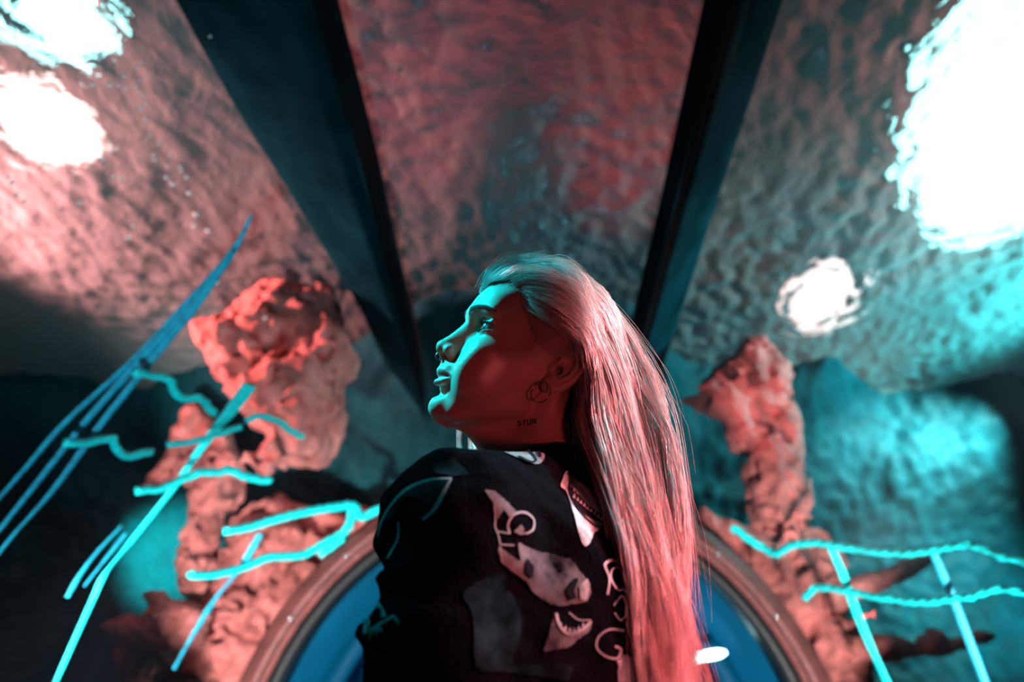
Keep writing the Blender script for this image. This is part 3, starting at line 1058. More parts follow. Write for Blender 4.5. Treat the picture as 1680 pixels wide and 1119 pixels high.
def patch(name, poly, mat, lift=0.0012, step=7.0, jit=0.0, soft=None):
    """poly in photo pixels, dressed onto the cloth"""
    P = np.array(poly, float)
    if soft is None: soft = len(P) >= 9
    if soft:
        m = len(P)
        P = catmull(np.vstack([P[-2:], P, P[:3]]), (m + 4) * 5 + 1)[10:10 + m * 5]
    # densify the outline
    out = []
    for a, b in zip(P, np.roll(P, -1, 0)):
        m = max(1, int(np.linalg.norm(b - a) / step))
        for i in range(m): out.append(a + (b - a) * i / m)
    out = np.array(out)
    if jit: out = out + rng.normal(0, jit, out.shape)
    lo, hi = out.min(0), out.max(0)
    gx, gy = np.meshgrid(np.arange(lo[0] + step / 2, hi[0], step), np.arange(lo[1] + step / 2, hi[1], step))
    pts = [Vector(p) for p in out] + [Vector((x, y)) for x, y in zip(gx.ravel(), gy.ravel())]
    n = len(out)
    r = delaunay_2d_cdt(pts, [], [list(range(n))], 1, 1e-4)
    V, F = r[0], r[2]
    W = [on_jacket(v[0], v[1], lift) for v in V]
    ok = [w is not None for w in W]
    V3 = [w if w is not None else np.zeros(3) for w in W]
    F2 = []
    for f in F:
        if all(ok[i] for i in f):
            q = np.array([V3[i] for i in f])
            if max(np.linalg.norm(q[0] - q[1]), np.linalg.norm(q[1] - q[2]), np.linalg.norm(q[2] - q[0])) < 0.022: F2.append(tuple(f))
    if not F2: return None
    grp = list(range(len(V3)))
    def root(i):
        while grp[i] != i: grp[i] = grp[grp[i]]; i = grp[i]
        return i
    for f in F2:
        for a in f[1:]: grp[root(a)] = root(f[0])
    cnt = {}
    for f in F2: cnt[root(f[0])] = cnt.get(root(f[0]), 0) + 1
    best = max(cnt, key=cnt.get)
    F2 = [f for f in F2 if root(f[0]) == best]
    used = sorted({i for f in F2 for i in f}); re_ = {o: n for n, o in enumerate(used)}
    V3 = [V3[i] for i in used]; F2 = [tuple(re_[i] for i in f) for f in F2]
    return link_mesh(name, np.array(V3), F2, mat, PERSON)


def stroke_poly(pts, w):
    P = catmull(pts, max(12, 5 * len(pts)))
    T = np.gradient(P, axis=0)
    N = np.stack([-T[:, 1], T[:, 0]], 1)
    N /= np.linalg.norm(N, axis=1)[:, None] + 1e-9
    ww = np.broadcast_to(np.asarray(w, float), (len(P),))[:, None] if np.ndim(w) == 0 else np.interp(np.linspace(0, 1, len(P)), np.linspace(0, 1, len(w)), w)[:, None]
    return np.vstack([P + N * ww / 2, (P - N * ww / 2)[::-1]])


def ribbon(name, pts, w, mat, lift=0.0014):
    P = catmull(pts, max(14, 7 * len(pts)))
    T = np.gradient(P, axis=0)
    N = np.stack([-T[:, 1], T[:, 0]], 1)
    N /= np.linalg.norm(N, axis=1)[:, None] + 1e-9
    ww = np.full(len(P), float(w)) if np.ndim(w) == 0 else np.interp(np.linspace(0, 1, len(P)), np.linspace(0, 1, len(w)), w)
    V, F = [], []
    last = None
    for p, nn, q in zip(P, N, ww):
        a, b = on_jacket(*(p + nn * q / 2), lift), on_jacket(*(p - nn * q / 2), lift)
        if a is None or b is None or np.linalg.norm(a - b) > 0.02: last = None; continue
        V += [a, b]
        if last is not None and np.linalg.norm(V[last] - a) < 0.03: F.append((last, last + 1, len(V) - 1, len(V) - 2))
        last = len(V) - 2
    if F: return link_mesh(name, np.array(V), F, mat, PERSON)


Z2 = lambda L: [(540 + x / 2.548, 680 + y / 2.548) for x, y in L]
M_pale = simple('print_pale', (0.17, 0.165, 0.17), 0.7, spec=0.0, noise=0.8, nscale=70)
M_grey = simple('print_grey', (0.062, 0.06, 0.062), 0.7, spec=0.0, noise=0.98, nscale=26)
M_dim = simple('print_dim', (0.004, 0.008, 0.0095), 0.7, spec=0.0, noise=0.9, nscale=40)
M_line = simple('print_line', (0.12, 0.118, 0.12), 0.7, spec=0.0, noise=0.2, nscale=90)
M_faint = simple('print_faint', (0.007, 0.007, 0.008), 0.7, spec=0.0)
M_ink = simple('print_black', (0.006, 0.006, 0.008), 0.65, spec=0.0)
# jaws on the shoulder top
patch('printed_jaw', Z2([(655, 126), (720, 118), (800, 122), (866, 118), (893, 150), (898, 188), (866, 212), (800, 190), (740, 165), (690, 146)]), M_grey)
ribbon('printed_line', Z2([(790, 130), (835, 160), (862, 195), (840, 205), (790, 182)]), 3, M_ink, 0.0020)
ribbon('printed_line', Z2([(840, 124), (868, 150), (880, 185)]), 5, M_ink, 0.0020)
# gaping shark on the back
patch('printed_shark', Z2([(990, 238), (1012, 262), (1062, 292), (1112, 342), (1142, 384), (1152, 430), (1140, 470), (1104, 500), (1085, 540), (1065, 550), (1045, 508), (1020, 420), (990, 330), (966, 296)]), M_pale, jit=0.4)
patch('printed_mouth', Z2([(1000, 312), (1022, 322), (1064, 372), (1112, 410), (1142, 428), (1138, 458), (1098, 444), (1046, 408), (1008, 360)]), M_ink, 0.0022, 4)
for i in range(9):
    t = i / 8.0
    x, y = 1014 + 112 * t, 352 + 92 * t
    patch('printed_tooth', Z2([(x - 5, y + 2), (x + 7, y + 9), (x + 7, y - 15)]), M_pale, 0.0030, 4)
    patch('printed_tooth', Z2([(x - 2, y - 36 - 4 * t), (x + 9, y - 28 - 4 * t), (x + 1, y - 18)]), M_pale, 0.0030, 4)
ribbon('printed_line', Z2([(1005, 270), (1000, 320), (1022, 380), (1070, 440), (1120, 475), (1148, 450), (1140, 390), (1090, 320), (1040, 285), (1005, 270)]), 2.0, M_ink, 0.0022)
# shards and curl in the middle of the back
patch('printed_shard', Z2([(648, 318), (690, 322), (780, 405), (752, 432), (728, 398), (700, 440), (690, 380)]), M_grey, 0.0012, 4, 0.5)
ribbon('printed_letter', Z2([(752, 500), (745, 460), (770, 420), (815, 412), (850, 440), (848, 480), (820, 500)]), [4, 3, 4, 4, 3, 4, 3], M_line)
patch('printed_letter', Z2([(770, 490), (800, 460), (825, 500), (795, 505)]), M_grey, 0.0012, 4)
for a, b in (((688, 380), (690, 470)), ((690, 470), (712, 545)), ((700, 490), (750, 500)), ((712, 545), (770, 548)), ((720, 620), (708, 552))):
    ribbon('printed_line', Z2([a, ((a[0] + b[0]) / 2 + 3, (a[1] + b[1]) / 2), b]), 2.2, M_line)
# mottled big head
patch('printed_head', Z2([(790, 540), (860, 570), (940, 590), (1012, 612), (1040, 650), (1086, 712), (1076, 780), (1012, 792), (960, 802), (900, 780), (850, 740), (812, 690), (722, 622), (706, 556), (760, 590), (795, 610)]), M_grey, jit=0.8)
patch('printed_gash', Z2([(985, 735), (1020, 690), (1040, 690), (1020, 740), (1030, 770), (1000, 780)]), M_ink, 0.0022, 4)
patch('printed_gash', Z2([(820, 600), (850, 640), (845, 690), (815, 660)]), M_ink, 0.0022, 4)
patch('printed_patch', Z2([(1040, 720), (1075, 690), (1086, 715), (1070, 778), (1045, 775)]), M_pale, 0.0022, 4)
# lower jaw
patch('printed_jaw', Z2([(940, 830), (955, 880), (985, 915), (1040, 902), (1092, 868), (1084, 908), (1040, 940), (998, 972), (940, 985), (898, 990), (915, 930)]), M_grey, jit=0.6)
ribbon('printed_line', Z2([(945, 835), (960, 890), (1000, 922), (1050, 905), (1090, 868)]), 4, M_pale, 0.0022)
for i in range(6):
    t = i / 5.0
    x, y = 960 + 95 * t, 880 + 24 * math.sin(math.pi * t)
    patch('printed_tooth', Z2([(x - 5, y + 12), (x + 6, y + 12), (x, y - 8)]), M_pale, 0.0030, 4)
ribbon('printed_line', Z2([(1000, 830), (1040, 860), (1090, 862)]), 2.5, M_line)
# dim teal patch low on the back
patch('printed_patch', Z2([(560, 752), (640, 692), (728, 662), (746, 722), (800, 862), (772, 1000), (742, 1062), (620, 1062), (604, 900), (592, 820)]), M_dim)
patch('printed_patch', Z2([(610, 1060), (780, 1050), (960, 1040), (1020, 1060), (1000, 1115), (800, 1085)]), M_dim, jit=0.8)
# curled letters beside the hair
ribbon('printed_letter', Z2([(1160, 755), (1168, 690), (1150, 628), (1196, 614), (1228, 660), (1236, 716), (1205, 735), (1175, 690), (1180, 650), (1210, 640)]), [4, 3, 5, 5, 4, 4, 3, 3, 3, 3], M_pale)
ribbon('printed_letter', Z2([(1185, 800), (1220, 760), (1238, 820), (1215, 860), (1188, 830)]), 2.6, M_line)
ribbon('printed_letter', Z2([(1230, 905), (1170, 900), (1125, 930), (1115, 975), (1150, 1010), (1200, 1020), (1215, 985), (1190, 970)]), [4, 3, 3, 3, 3, 4, 5, 4], M_line)
ribbon('printed_letter', Z2([(1240, 860), (1275, 900), (1262, 950), (1310, 990), (1335, 1010)]), 2.8, M_line)
patch('printed_shard', Z2([(1200, 1040), (1225, 1005), (1260, 1015), (1290, 1090), (1285, 1119), (1205, 1119)]), M_grey)
patch('printed_shard', Z2([(1195, 1030), (1215, 1028), (1207, 1068)]), M_pale, 0.002, 4)
# sleeve: shark outline
patch('printed_snout', Z2([(215, 470), (262, 380), (330, 312), (420, 278), (510, 272), (478, 332), (440, 400), (400, 440), (372, 440), (400, 380), (340, 345), (300, 380), (262, 440)]), M_dim)
ribbon('printed_line', Z2([(246, 606), (212, 545), (216, 470), (262, 382), (330, 314), (420, 278), (512, 272)]), [2.5, 3, 3.5, 4, 5, 4, 2.5], M_line)
ribbon('printed_line', Z2([(512, 272), (480, 332), (442, 400), (398, 440)]), [3, 6, 7, 4], M_line)
ribbon('printed_line', Z2([(295, 450), (292, 520), (250, 600)]), 3, M_line)
for i in range(4):
    ribbon('printed_line', Z2([(330 + 14 * i, 370 + 2 * i), (342 + 14 * i, 384), (338 + 14 * i, 404)]), 2.4, M_faint)
patch('printed_patch', Z2([(420, 215), (520, 185), (590, 255), (520, 262), (450, 250)]), M_dim)
# sleeve: curled letter on a torn triangle
ribbon('printed_letter', Z2([(152, 912), (160, 850), (170, 880), (152, 912), (215, 880), (272, 846)]), 3, M_line)
ribbon('printed_letter', Z2([(272, 846), (308, 915), (205, 996), (180, 990), (178, 920), (215, 875)]), [3, 4, 5, 4, 3, 3], M_line)
ribbon('printed_letter', Z2([(200, 930), (210, 890), (232, 930), (215, 965), (245, 955), (262, 920), (250, 905)]), [4, 4, 5, 4, 4, 4, 5], M_line)
for x, y in ((192, 752), (212, 800), (228, 838)):
    patch('printed_tooth', Z2([(x - 8, y - 10), (x + 10, y + 8), (x - 4, y + 18)]), M_grey, 0.0014, 4)
ribbon('printed_line', Z2([(160, 720), (200, 770), (240, 850)]), 2, M_line)
# faint small print block
for yy_, a, b in ((622, 400, 480), (775, 410, 510)):
    ribbon('printed_rule', Z2([(a, yy_), ((a + b) / 2, yy_ - 2), (b, yy_ - 4)]), 1.6, M_faint)
for r_ in range(5):
    x = 415 + 8 * (r_ % 2)
    while x < 495:
        wd = random.uniform(8, 16)
        ribbon('printed_scribble', Z2([(x, 650 + 24 * r_), (x + wd * .3, 638 + 24 * r_), (x + wd * .6, 654 + 24 * r_), (x + wd, 640 + 24 * r_)]), 1.4, M_faint)
        x += wd + 6

# --- tattoo lettering on the neck
M_tat = simple('tattoo_ink', (0.03, 0.02, 0.025), 0.6)
GLY = {'S': [[(1, .9), (.6, 1), (.1, .85), (.1, .6), (.9, .42), (.95, .12), (.4, 0), (0, .1)]], 'T': [[(0, 1), (1, 1)], [(.5, 1), (.5, 0)]],
       'U': [[(.05, 1), (.05, .25), (.5, 0), (.95, .25), (.95, 1)]], 'N': [[(.05, 0), (.05, 1)], [(.05, 1), (.95, 0)], [(.95, 0), (.95, 1)]]}
VV, FF = [], []
for k_, ch in enumerate('STUN'):
    for st in GLY[ch]:
        pts = [(849.5 + 8.0 * k_ + 5.6 * a, 698.5 - 1.0 * k_ - 8.5 * b) for a, b in st]
        P = np.array(pts) if len(pts) == 2 else catmull(pts, 16)
        if len(P) == 2: P = np.linspace(P[0], P[1], 6)
        T = np.gradient(P, axis=0)
        N = np.stack([-T[:, 1], T[:, 0]], 1); N /= np.linalg.norm(N, axis=1)[:, None]
        base = len(VV); good = True; row = []
        for p, nn in zip(P, N):
            for sg in (1, -1):
                q = p + nn * sg * 0.85
                d = ray(*q)
                loc, nor, _, _ = body_bvh.ray_cast(Vector(CAM), Vector(d).normalized())
                if loc is None: good = False; break
                n_ = np.array(nor); n_ = n_ if n_ @ d < 0 else -n_
                row.append(np.array(loc) + n_ * 0.0006)
            if not good: break
        if good:
            VV += row
            FF += [(base + 2 * i, base + 2 * i + 1, base + 2 * i + 3, base + 2 * i + 2) for i in range(len(P) - 1)]
if FF: tag(link_mesh('neck_tattoo', np.array(VV), FF, M_tat, PERSON), 'small black neck tattoo reading STUN')

# --- trousers and shoes (below the frame)
TR_ = Grid((-260, 480, 20), (280, 960, 900), 9.0)
TR_.ell((12, 705, 840), (165, 150, 120), 20)
for s, (fx, fy) in ((1, (-40, 610)), (-1, (70, 800))):
    hip = np.array((12 + TL[0] * 85 * s, 705 + TL[1] * 85 * s, 800))
    TR_.cone(hip, (fx, fy, 450), 92, 66, 40)
    TR_.cone((fx, fy, 450), (fx + 15, fy, 90), 66, 56, 20)
tv, tq = TR_.mesh()
M_trs = simple('trouser_cloth', (0.012, 0.013, 0.016), 0.8, noise=0.3, nscale=80)
link_mesh('trousers', relax(tv, tq, 2) * .001, tq, M_trs, PERSON)
for s, (fx, fy) in ((1, (-25, 610)), (-1, (85, 800))):
    SG = Grid((fx - 260, fy - 120, -6), (fx + 140, fy + 260, 140), 6.0)
    SG.cone((fx + 20, fy - 15, 45), np.array((fx, fy, 38)) + TF * 150, 45, 36, 20)
    SG.cone((fx, fy, 60), (fx + 10, fy, 110), 50, 48, 20)
    SG.f[:, :, 0] = 10
    SG.f = np.maximum(SG.f, -SG.coords((slice(None),) * 3)[2] + 0 * SG.f)
    sv, sq = SG.mesh()
    link_mesh('shoe', sv * .001, sq, M_trs, PERSON)

# --- hair ----------------------------------------------------------------
NG = 13
def on_head(px, py, lift, Yd):
    d = ray(px, py)
    loc, nor, _, _ = body_bvh.ray_cast(Vector(CAM), Vector(d / np.linalg.norm(d)))
    if loc is None: return at_y(px, py, Yd)
    n = np.array(nor)
    if n @ d > 0: n = -n
    return np.array(loc) + n * lift


GUIDE_PX = [
    [(789, 479), (803, 450), (842, 427), (905, 436), (962, 470), (1004, 516), (1040, 578), (1068, 640), (1084, 705), (1096, 800), (1108, 900), (1120, 1000), (1136, 1135)],
    [(808, 468), (832, 446), (878, 440), (930, 462), (975, 505), (1008, 555), (1036, 612), (1058, 675), (1072, 740), (1086, 830), (1099, 920), (1110, 1015), (1124, 1135)],
    [(838, 462), (866, 456), (908, 468), (948, 502), (978, 545), (1002, 595), (1022, 650), (1039, 712), (1054, 778), (1072, 862), (1088, 940), (1100, 1025), (1112, 1135)],
    [(864, 480), (887, 489), (920, 511), (950, 543), (972, 580), (986, 625), (996, 678), (1012, 738), (1032, 806), (1052, 885), (1068, 955), (1084, 1035), (1099, 1135)],
    [(877, 508), (893, 522), (918, 541), (943, 564), (960, 596), (962, 640), (958, 690), (976, 745), (1003, 815), (1022, 890), (1042, 960), (1064, 1040), (1088, 1135)],
]
GY = [np.linspace(.70, .66, NG), np.linspace(.68, .645, NG), np.linspace(.66, .63, NG), np.linspace(.635, .615, NG), np.linspace(.615, .60, NG)]
GUIDE = np.zeros((5, NG, 3))
for g in range(5):
    for i, (px, py) in enumerate(GUIDE_PX[g]):
        if i < 6:
            p = on_head(px, py, 0.004 + 0.012 * min(1, i / 3.0), GY[g][i])
        else:
            p = at_y(px, py, GY[g][i])
        GUIDE[g, i] = p
    # ease the hand-over from scalp to the free fall
    y = GUIDE[g, :, 1].copy()
    for _ in range(3):
        y[2:-1] = 0.25 * y[1:-2] + 0.5 * y[2:-1] + 0.25 * y[3:]
    for i, (px, py) in enumerate(GUIDE_PX[g]):
        if i >= 4: GUIDE[g, i] = at_y(px, py, y[i])
HEADC = hw((-5, 0, 40))
DEEP = at_y(860, 480, 0.9) - at_y(860, 480, 0.8); DEEP = np.array((0.0, 1.0, 0.0))


def guide_at(h, b):
    """control points of a strand; h along the hair line, b = depth layer (0 near, 1 far)"""
    h = min(max(h, -0.03), 1.03) * 4
    i = int(min(max(math.floor(h), 0), 3))
    u = h - i
    G = GUIDE[i] * (1 - u) + GUIDE[i + 1] * u
    w = np.clip((np.arange(NG) - 2) / 5.0, 0, 1)[:, None]
    return G + DEEP * (0.085 * b) * w - np.array((0.010, 0, 0)) * b * w


strands, radii = [], []
clumps = [(rng.uniform(-0.02, 1.0), rng.uniform(0, 1) ** 1.3, rng.normal(size=(4, 3)) * 0.010, rng.uniform(0, 6.28, 3)) for _ in range(190)]
S_PTS = 22
tt = np.linspace(0, 1, S_PTS)
N_STR = 11500
for k in range(N_STR):
    h, b, off, ph = clumps[k % len(clumps)]
    hh = h + rng.normal(0, 0.030)
    bb = min(1.2, max(-0.02, b + rng.normal(0, 0.08)))
    G = guide_at(hh, bb)
    P = catmull(G, S_PTS)
    sway = (np.sin(tt * 7 + ph[0])[:, None] * off[0] + np.sin(tt * 13 + ph[1])[:, None] * off[1] * 0.5) * np.clip((tt - .15) * 1.4, 0, 1)[:, None]
    own = rng.normal(size=3) * 0.0026
    own2 = rng.normal(size=3) * 0.0016
    P = P + sway + np.outer(np.sin(tt * rng.uniform(4, 11) + rng.uniform(0, 6)) * np.clip(tt * 3, 0.15, 1), own) + np.outer(np.sin(tt * 26 + rng.uniform(0, 6)) * tt, own2)
    lift = 0.003 + 0.011 * rng.uniform() ** 1.5
    for q in range(1, 13):                       # lay the strand on the skull, never inside it
        loc, nor, _, dist = body_bvh.find_nearest(Vector(P[q]))
        sd = (Vector(P[q]) - loc).dot(nor)
        want = lift * min(1.0, q / 4.0)
        if sd < want and dist < 0.09: P[q] = np.array(loc + nor * want)
    P[1:-1] = 0.25 * P[:-2] + 0.5 * P[1:-1] + 0.25 * P[2:]
    cut = rng.uniform(0.80, 1.0) if rng.uniform() < 0.35 else 1.0
    if cut < 1: P = np.stack([np.interp(tt * cut, tt, P[:, j]) for j in range(3)], 1)
    strands.append(P)
    radii.append(rng.uniform(0.00022, 0.00042))
# fly-away hairs along the outer edge and the crown
for k in range(520):
    h = rng.uniform(-0.03, 0.22)
    G = guide_at(h, rng.uniform(0, 0.9))
    P = catmull(G, S_PTS)
    amp = rng.uniform(0.004, 0.042)
    out = (cu * rng.uniform(0.3, 1.0) + cv * rng.uniform(-0.15, 0.45)) * amp
    P = P + np.outer(np.clip((tt - rng.uniform(.05, .45)) * 2.2, 0, 1) ** 1.5, out) + np.outer(np.sin(tt * rng.uniform(5, 12) + rng.uniform(0, 6)), rng.normal(size=3) * 0.004) * np.clip(tt * 2, 0, 1)[:, None]
    cut = rng.uniform(0.45, 0.95)
    P = np.stack([np.interp(tt * cut, tt, P[:, j]) for j in range(3)], 1)
    strands.append(P); radii.append(rng.uniform(0.00014, 0.00024))
# short baby hairs lifted off the crown and hair line
for k in range(900):
    h = rng.uniform(0, 1.0) ** 1.2
    G = guide_at(h, 0)
    P = catmull(G, 60)[: 12 + int(rng.uniform(0, 12))]
    P = np.stack([np.interp(np.linspace(0, 1, S_PTS), np.linspace(0, 1, len(P)), P[:, j]) for j in range(3)], 1)
    nrm = P[S_PTS // 2] - HEADC; nrm /= np.linalg.norm(nrm)
    P = P + np.outer(tt ** 1.6, nrm * rng.uniform(-0.001, 0.014) + rng.normal(size=3) * 0.005) + rng.normal(size=3) * 0.003
    strands.append(P); radii.append(rng.uniform(0.00015, 0.00028))
# short hairs laid over the temple towards the ear
for k in range(620):
    a = rng.uniform(0, 1)
    x0, y0 = 858 + 30 * a + rng.normal(0, 3), 492 + 76 * a + rng.normal(0, 3)
    L = rng.uniform(0.6, 1.1)
    px = [(x0, y0), (x0 + 20 * L, y0 + 12 * L), (x0 + 44 * L, y0 + 26 * L), (x0 + 66 * L, y0 + (42 - 14 * a) * L)]
    pts = [on_head(q[0], min(q[1], 578 + 0.25 * (q[0] - 890)), 0.001 + 0.004 * i / 3, .62) for i, q in enumerate(px)]
    strands.append(catmull(pts, S_PTS)); radii.append(rng.uniform(0.00015, 0.00026))
# wisps on the far side, hanging below the chin
for k in range(70):
    x0 = rng.choice([751, 753, 772, 776, 779]) + rng.normal(0, 2.2)
    Y = rng.uniform(.775, .80)
    pts = [at_y(x0 + 14 + rng.normal(0, 2), 600, Y), at_y(x0 + 4, 660, Y), at_y(x0, 700, Y), at_y(x0 + rng.normal(0, 2.5), 735, Y), at_y(x0 + rng.normal(2, 4), 775, Y - .01)]
    strands.append(catmull(pts, S_PTS)); radii.append(rng.uniform(0.0002, 0.0004))


def hair_material(name, base, tone=False):
    m, nt, out = new_mat(name)
    b = node(nt, 'ShaderNodeBsdfPrincipled', Roughness=0.38)
    b.inputs['Base Color'].default_value = (*base, 1)
    b.inputs['Specular IOR Level'].default_value = 0.5
    tr = node(nt, 'ShaderNodeBsdfTranslucent')
    tr.inputs['Color'].default_value = (*base, 1)
    if tone:
        va = node(nt, 'ShaderNodeVertexColor', _layer_name='tone')
        nt.links.new(va.outputs['Color'], b.inputs['Base Color']); nt.links.new(va.outputs['Color'], tr.inputs['Color'])
    mx = node(nt, 'ShaderNodeMixShader', Fac=0.22)
    nt.links.new(b.outputs['BSDF'], mx.inputs[1])
    nt.links.new(tr.outputs['BSDF'], mx.inputs[2])
    nt.links.new(mx.outputs['Shader'], out.inputs['Surface'])
    return m


M_hair = hair_material('blond_hair', (0.86, 0.66, 0.63), True)


def strand_mesh(name, strands, radii, parent, mat):
    S = np.array(strands)                      # n, m, 3
    n, m, _ = S.shape
    T = np.gradient(S, axis=1)
    T /= np.linalg.norm(T, axis=2)[..., None] + 1e-12
    A = np.cross(T, np.array((0.31, 0.2, 0.93)))
    A /= np.linalg.norm(A, axis=2)[..., None] + 1e-9
    B = np.cross(T, A)
    r = np.array(radii)[:, None] * np.interp(np.linspace(0, 1, m), [0, .1, .8, 1], [.8, 1, .9, .25])[None]
    V = np.stack([S + r[..., None] * (math.cos(a) * A + math.sin(a) * B) for a in (0, 2.094, 4.189)], 2)   # n,m,3,3
    V = V.reshape(-1, 3)
    i = np.arange(n)[:, None, None] * (m * 3) + np.arange(m - 1)[None, :, None] * 3
    j = np.arange(3)[None, None]
    kk = (j + 1) % 3
    F = np.stack([i + j, i + kk, i + 3 + kk, i + 3 + j], -1).reshape(-1, 4)
    return link_mesh(name, V, F, mat, parent)


hair = tag(strand_mesh('hair', strands, radii, PERSON, M_hair), 'long straight pale hair swept back, glowing pink')
_n = len(strands)
_t = np.clip(np.array([0.5 + 0.28 * math.sin(i % len(clumps) * 2.4) for i in range(_n)]) + rng.normal(0, 0.22, _n), 0, 1)[:, None]
_c = np.array([0.72, 0.40, 0.38]) * (1 - _t) + np.array([0.97, 0.88, 0.86]) * _t  # pinkish to near-white strands: some pink light put into the blond
_c = np.repeat(np.concatenate([_c, np.ones((_n, 1))], 1), S_PTS * 3, 0)
ta = hair.data.color_attributes.new('tone', 'FLOAT_COLOR', 'POINT')
ta.data.foreach_set('color', _c.astype(np.float32).ravel())
# fuller locks inside the fall
M_lock = hair_material('blond_hair_inner', (0.80, 0.52, 0.50))
VV, FF, nn_ = [], [], 0
for k in range(90):
    h = (k % 30) / 29.0
    b = 0.12 + 0.38 * (k // 30)
    P = catmull(guide_at(h, b), 30)
    P = P + np.outer(np.sin(np.linspace(0, 9, 30) + k), rng.normal(size=3) * 0.002)
    wi = np.clip((14 - np.arange(30)) / 8.0, 0, 1)[:, None] * 0.09
    P = P * (1 - wi) + HEADC * wi
    V, F = tube(P, np.interp(np.linspace(0, 1, 30), [0, .2, .5, .9, 1], [.002, .007, .007, .005, .001]), 7, flat=0.7)
    VV.append(V); FF += [tuple(i + nn_ for i in f) for f in F]; nn_ += len(V)
link_mesh('hair_locks', np.vstack(VV), FF, M_lock, hair)


# ================================================================== ROCKS, ROPES, BUBBLES
def rock_material(name, c, dark):
    m, nt, out = new_mat(name)
    b = node(nt, 'ShaderNodeBsdfPrincipled', Roughness=0.85)
    tc = node(nt, 'ShaderNodeTexCoord')
    t = node(nt, 'ShaderNodeTexNoise', Scale=7.0, Detail=8.0, Roughness=0.65)
    nt.links.new(tc.outputs['Object'], t.inputs['Vector'])
    cr = node(nt, 'ShaderNodeValToRGB')
    cr.color_ramp.elements[0].position = 0.32; cr.color_ramp.elements[0].color = (*dark, 1)
    cr.color_ramp.elements[1].position = 0.62; cr.color_ramp.elements[1].color = (*c, 1)
    nt.links.new(t.outputs['Fac'], cr.inputs['Fac'])
    nt.links.new(cr.outputs['Color'], b.inputs['Base Color'])
    t2 = node(nt, 'ShaderNodeTexNoise', Scale=30.0, Detail=6.0, Roughness=0.7)
    nt.links.new(tc.outputs['Object'], t2.inputs['Vector'])
    bp = node(nt, 'ShaderNodeBump', Strength=0.8, Distance=0.03)
    nt.links.new(t2.outputs['Fac'], bp.inputs['Height'])
    nt.links.new(bp.outputs['Normal'], b.inputs['Normal'])
    nt.links.new(b.outputs['BSDF'], out.inputs['Surface'])
    return m


M_rock = rock_material('salmon_rock', (0.66, 0.17, 0.155), (0.13, 0.022, 0.02))
M_rock2 = rock_material('pale_rock', (0.68, 0.21, 0.19), (0.28, 0.06, 0.055))


def poly_sdf(P, x, z):
    d = np.full(x.shape, 1e9)
    inside = np.zeros(x.shape, bool)
    for a, b in zip(P, np.roll(P, -1, 0)):
        ab = b - a
        t = np.clip(((x - a[0]) * ab[0] + (z - a[1]) * ab[1]) / max((ab ** 2).sum(), 1e-9), 0, 1)
        d = np.minimum(d, (x - a[0] - t * ab[0]) ** 2 + (z - a[1] - t * ab[1]) ** 2)
        c = ((a[1] <= z) & (b[1] > z)) | ((b[1] <= z) & (a[1] > z))
        xx_ = a[0] + (z - a[1]) / np.where(abs(ab[1]) < 1e-9, 1e-9, ab[1]) * ab[0]
        inside ^= c & (x < xx_)
    d = np.sqrt(d)
    return np.where(inside, -d, d)


def rock(px_poly, Y, T, label, name='rock', amp=0.05, pores=0.0, h=0.02, mat=None, freq=4.0, seed=0.0, group=None):
    W = np.array([at_y(px, py, Y) for px, py in px_poly])
    P = W[:, [0, 2]]
    G = Grid((P[:, 0].min() - .12, Y - T - .12, P[:, 1].min() - .12), (P[:, 0].max() + .12, Y + T + .12, P[:, 1].max() + .12), h)
    X2, Z2_ = np.meshgrid(G.ax[0], G.ax[2], indexing='ij')
    d2 = poly_sdf(P, X2, Z2_)[:, None, :]
    e = np.clip(-d2 / T, 0, 1)
    half = T * np.sqrt(np.clip(1 - (1 - e) ** 2, 0, 1))
    dy = np.abs(G.ax[1] - Y)[None, :, None]
    f = np.where(d2 > 0, np.sqrt(d2 ** 2 + dy ** 2), np.maximum(dy - half, -(-d2 + 0 * dy)) * 0.7)
    near = np.abs(f) < amp * 2.5 + 0.05
    I = np.argwhere(near)
    x, y, z = G.ax[0][I[:, 0]], G.ax[1][I[:, 1]], G.ax[2][I[:, 2]]
    q = amp * fbm(x * freq + seed, y * freq, z * freq, 4, gain=0.55)
    q += 0.35 * amp * np.abs(perlin(x * freq * 3, y * freq * 3 + seed, z * freq * 3)) * 2
    if pores:
        n = perlin(x * 7.5 + 5 + seed, y * 7.5, z * 7.5)
        q += pores * np.clip((n - 0.22) * 4, 0, 1)
    f[near] += q
    rad = np.sqrt((G.ax[0][:, None, None] - AXIS_X) ** 2 + (G.ax[2][None, None, :] - AXIS_Z) ** 2)
    f = np.maximum(f, 1.415 - rad + 0 * f)              # stay clear of the vault and corridor
    G.f = f.astype(np.float32)
    G.f[0] = G.f[-1] = 1; G.f[:, 0] = G.f[:, -1] = 1; G.f[:, :, 0] = G.f[:, :, -1] = 1
    v, fq = G.mesh()
    o = link_mesh(name, v, fq, mat or M_rock)
    # keep only what is one solid piece
    bm = bmesh.new(); bm.from_mesh(o.data); bm.verts.ensure_lookup_table()
    seen = np.zeros(len(bm.verts), int); cid = 0; sizes = [0]
    for v0 in bm.verts:
        if seen[v0.index]: continue
        cid += 1; st = [v0]; seen[v0.index] = cid; cnt = 0
        while st:
            w_ = st.pop(); cnt += 1
            for e_ in w_.link_edges:
                u_ = e_.other_vert(w_)
                if not seen[u_.index]: seen[u_.index] = cid; st.append(u_)
        sizes.append(cnt)
    big = int(np.argmax(sizes))
    bmesh.ops.delete(bm, geom=[v_ for v_ in bm.verts if seen[v_.index] != big], context='VERTS')
    bm.to_mesh(o.data); bm.free()
    return tag(o, label, 'rock', group)


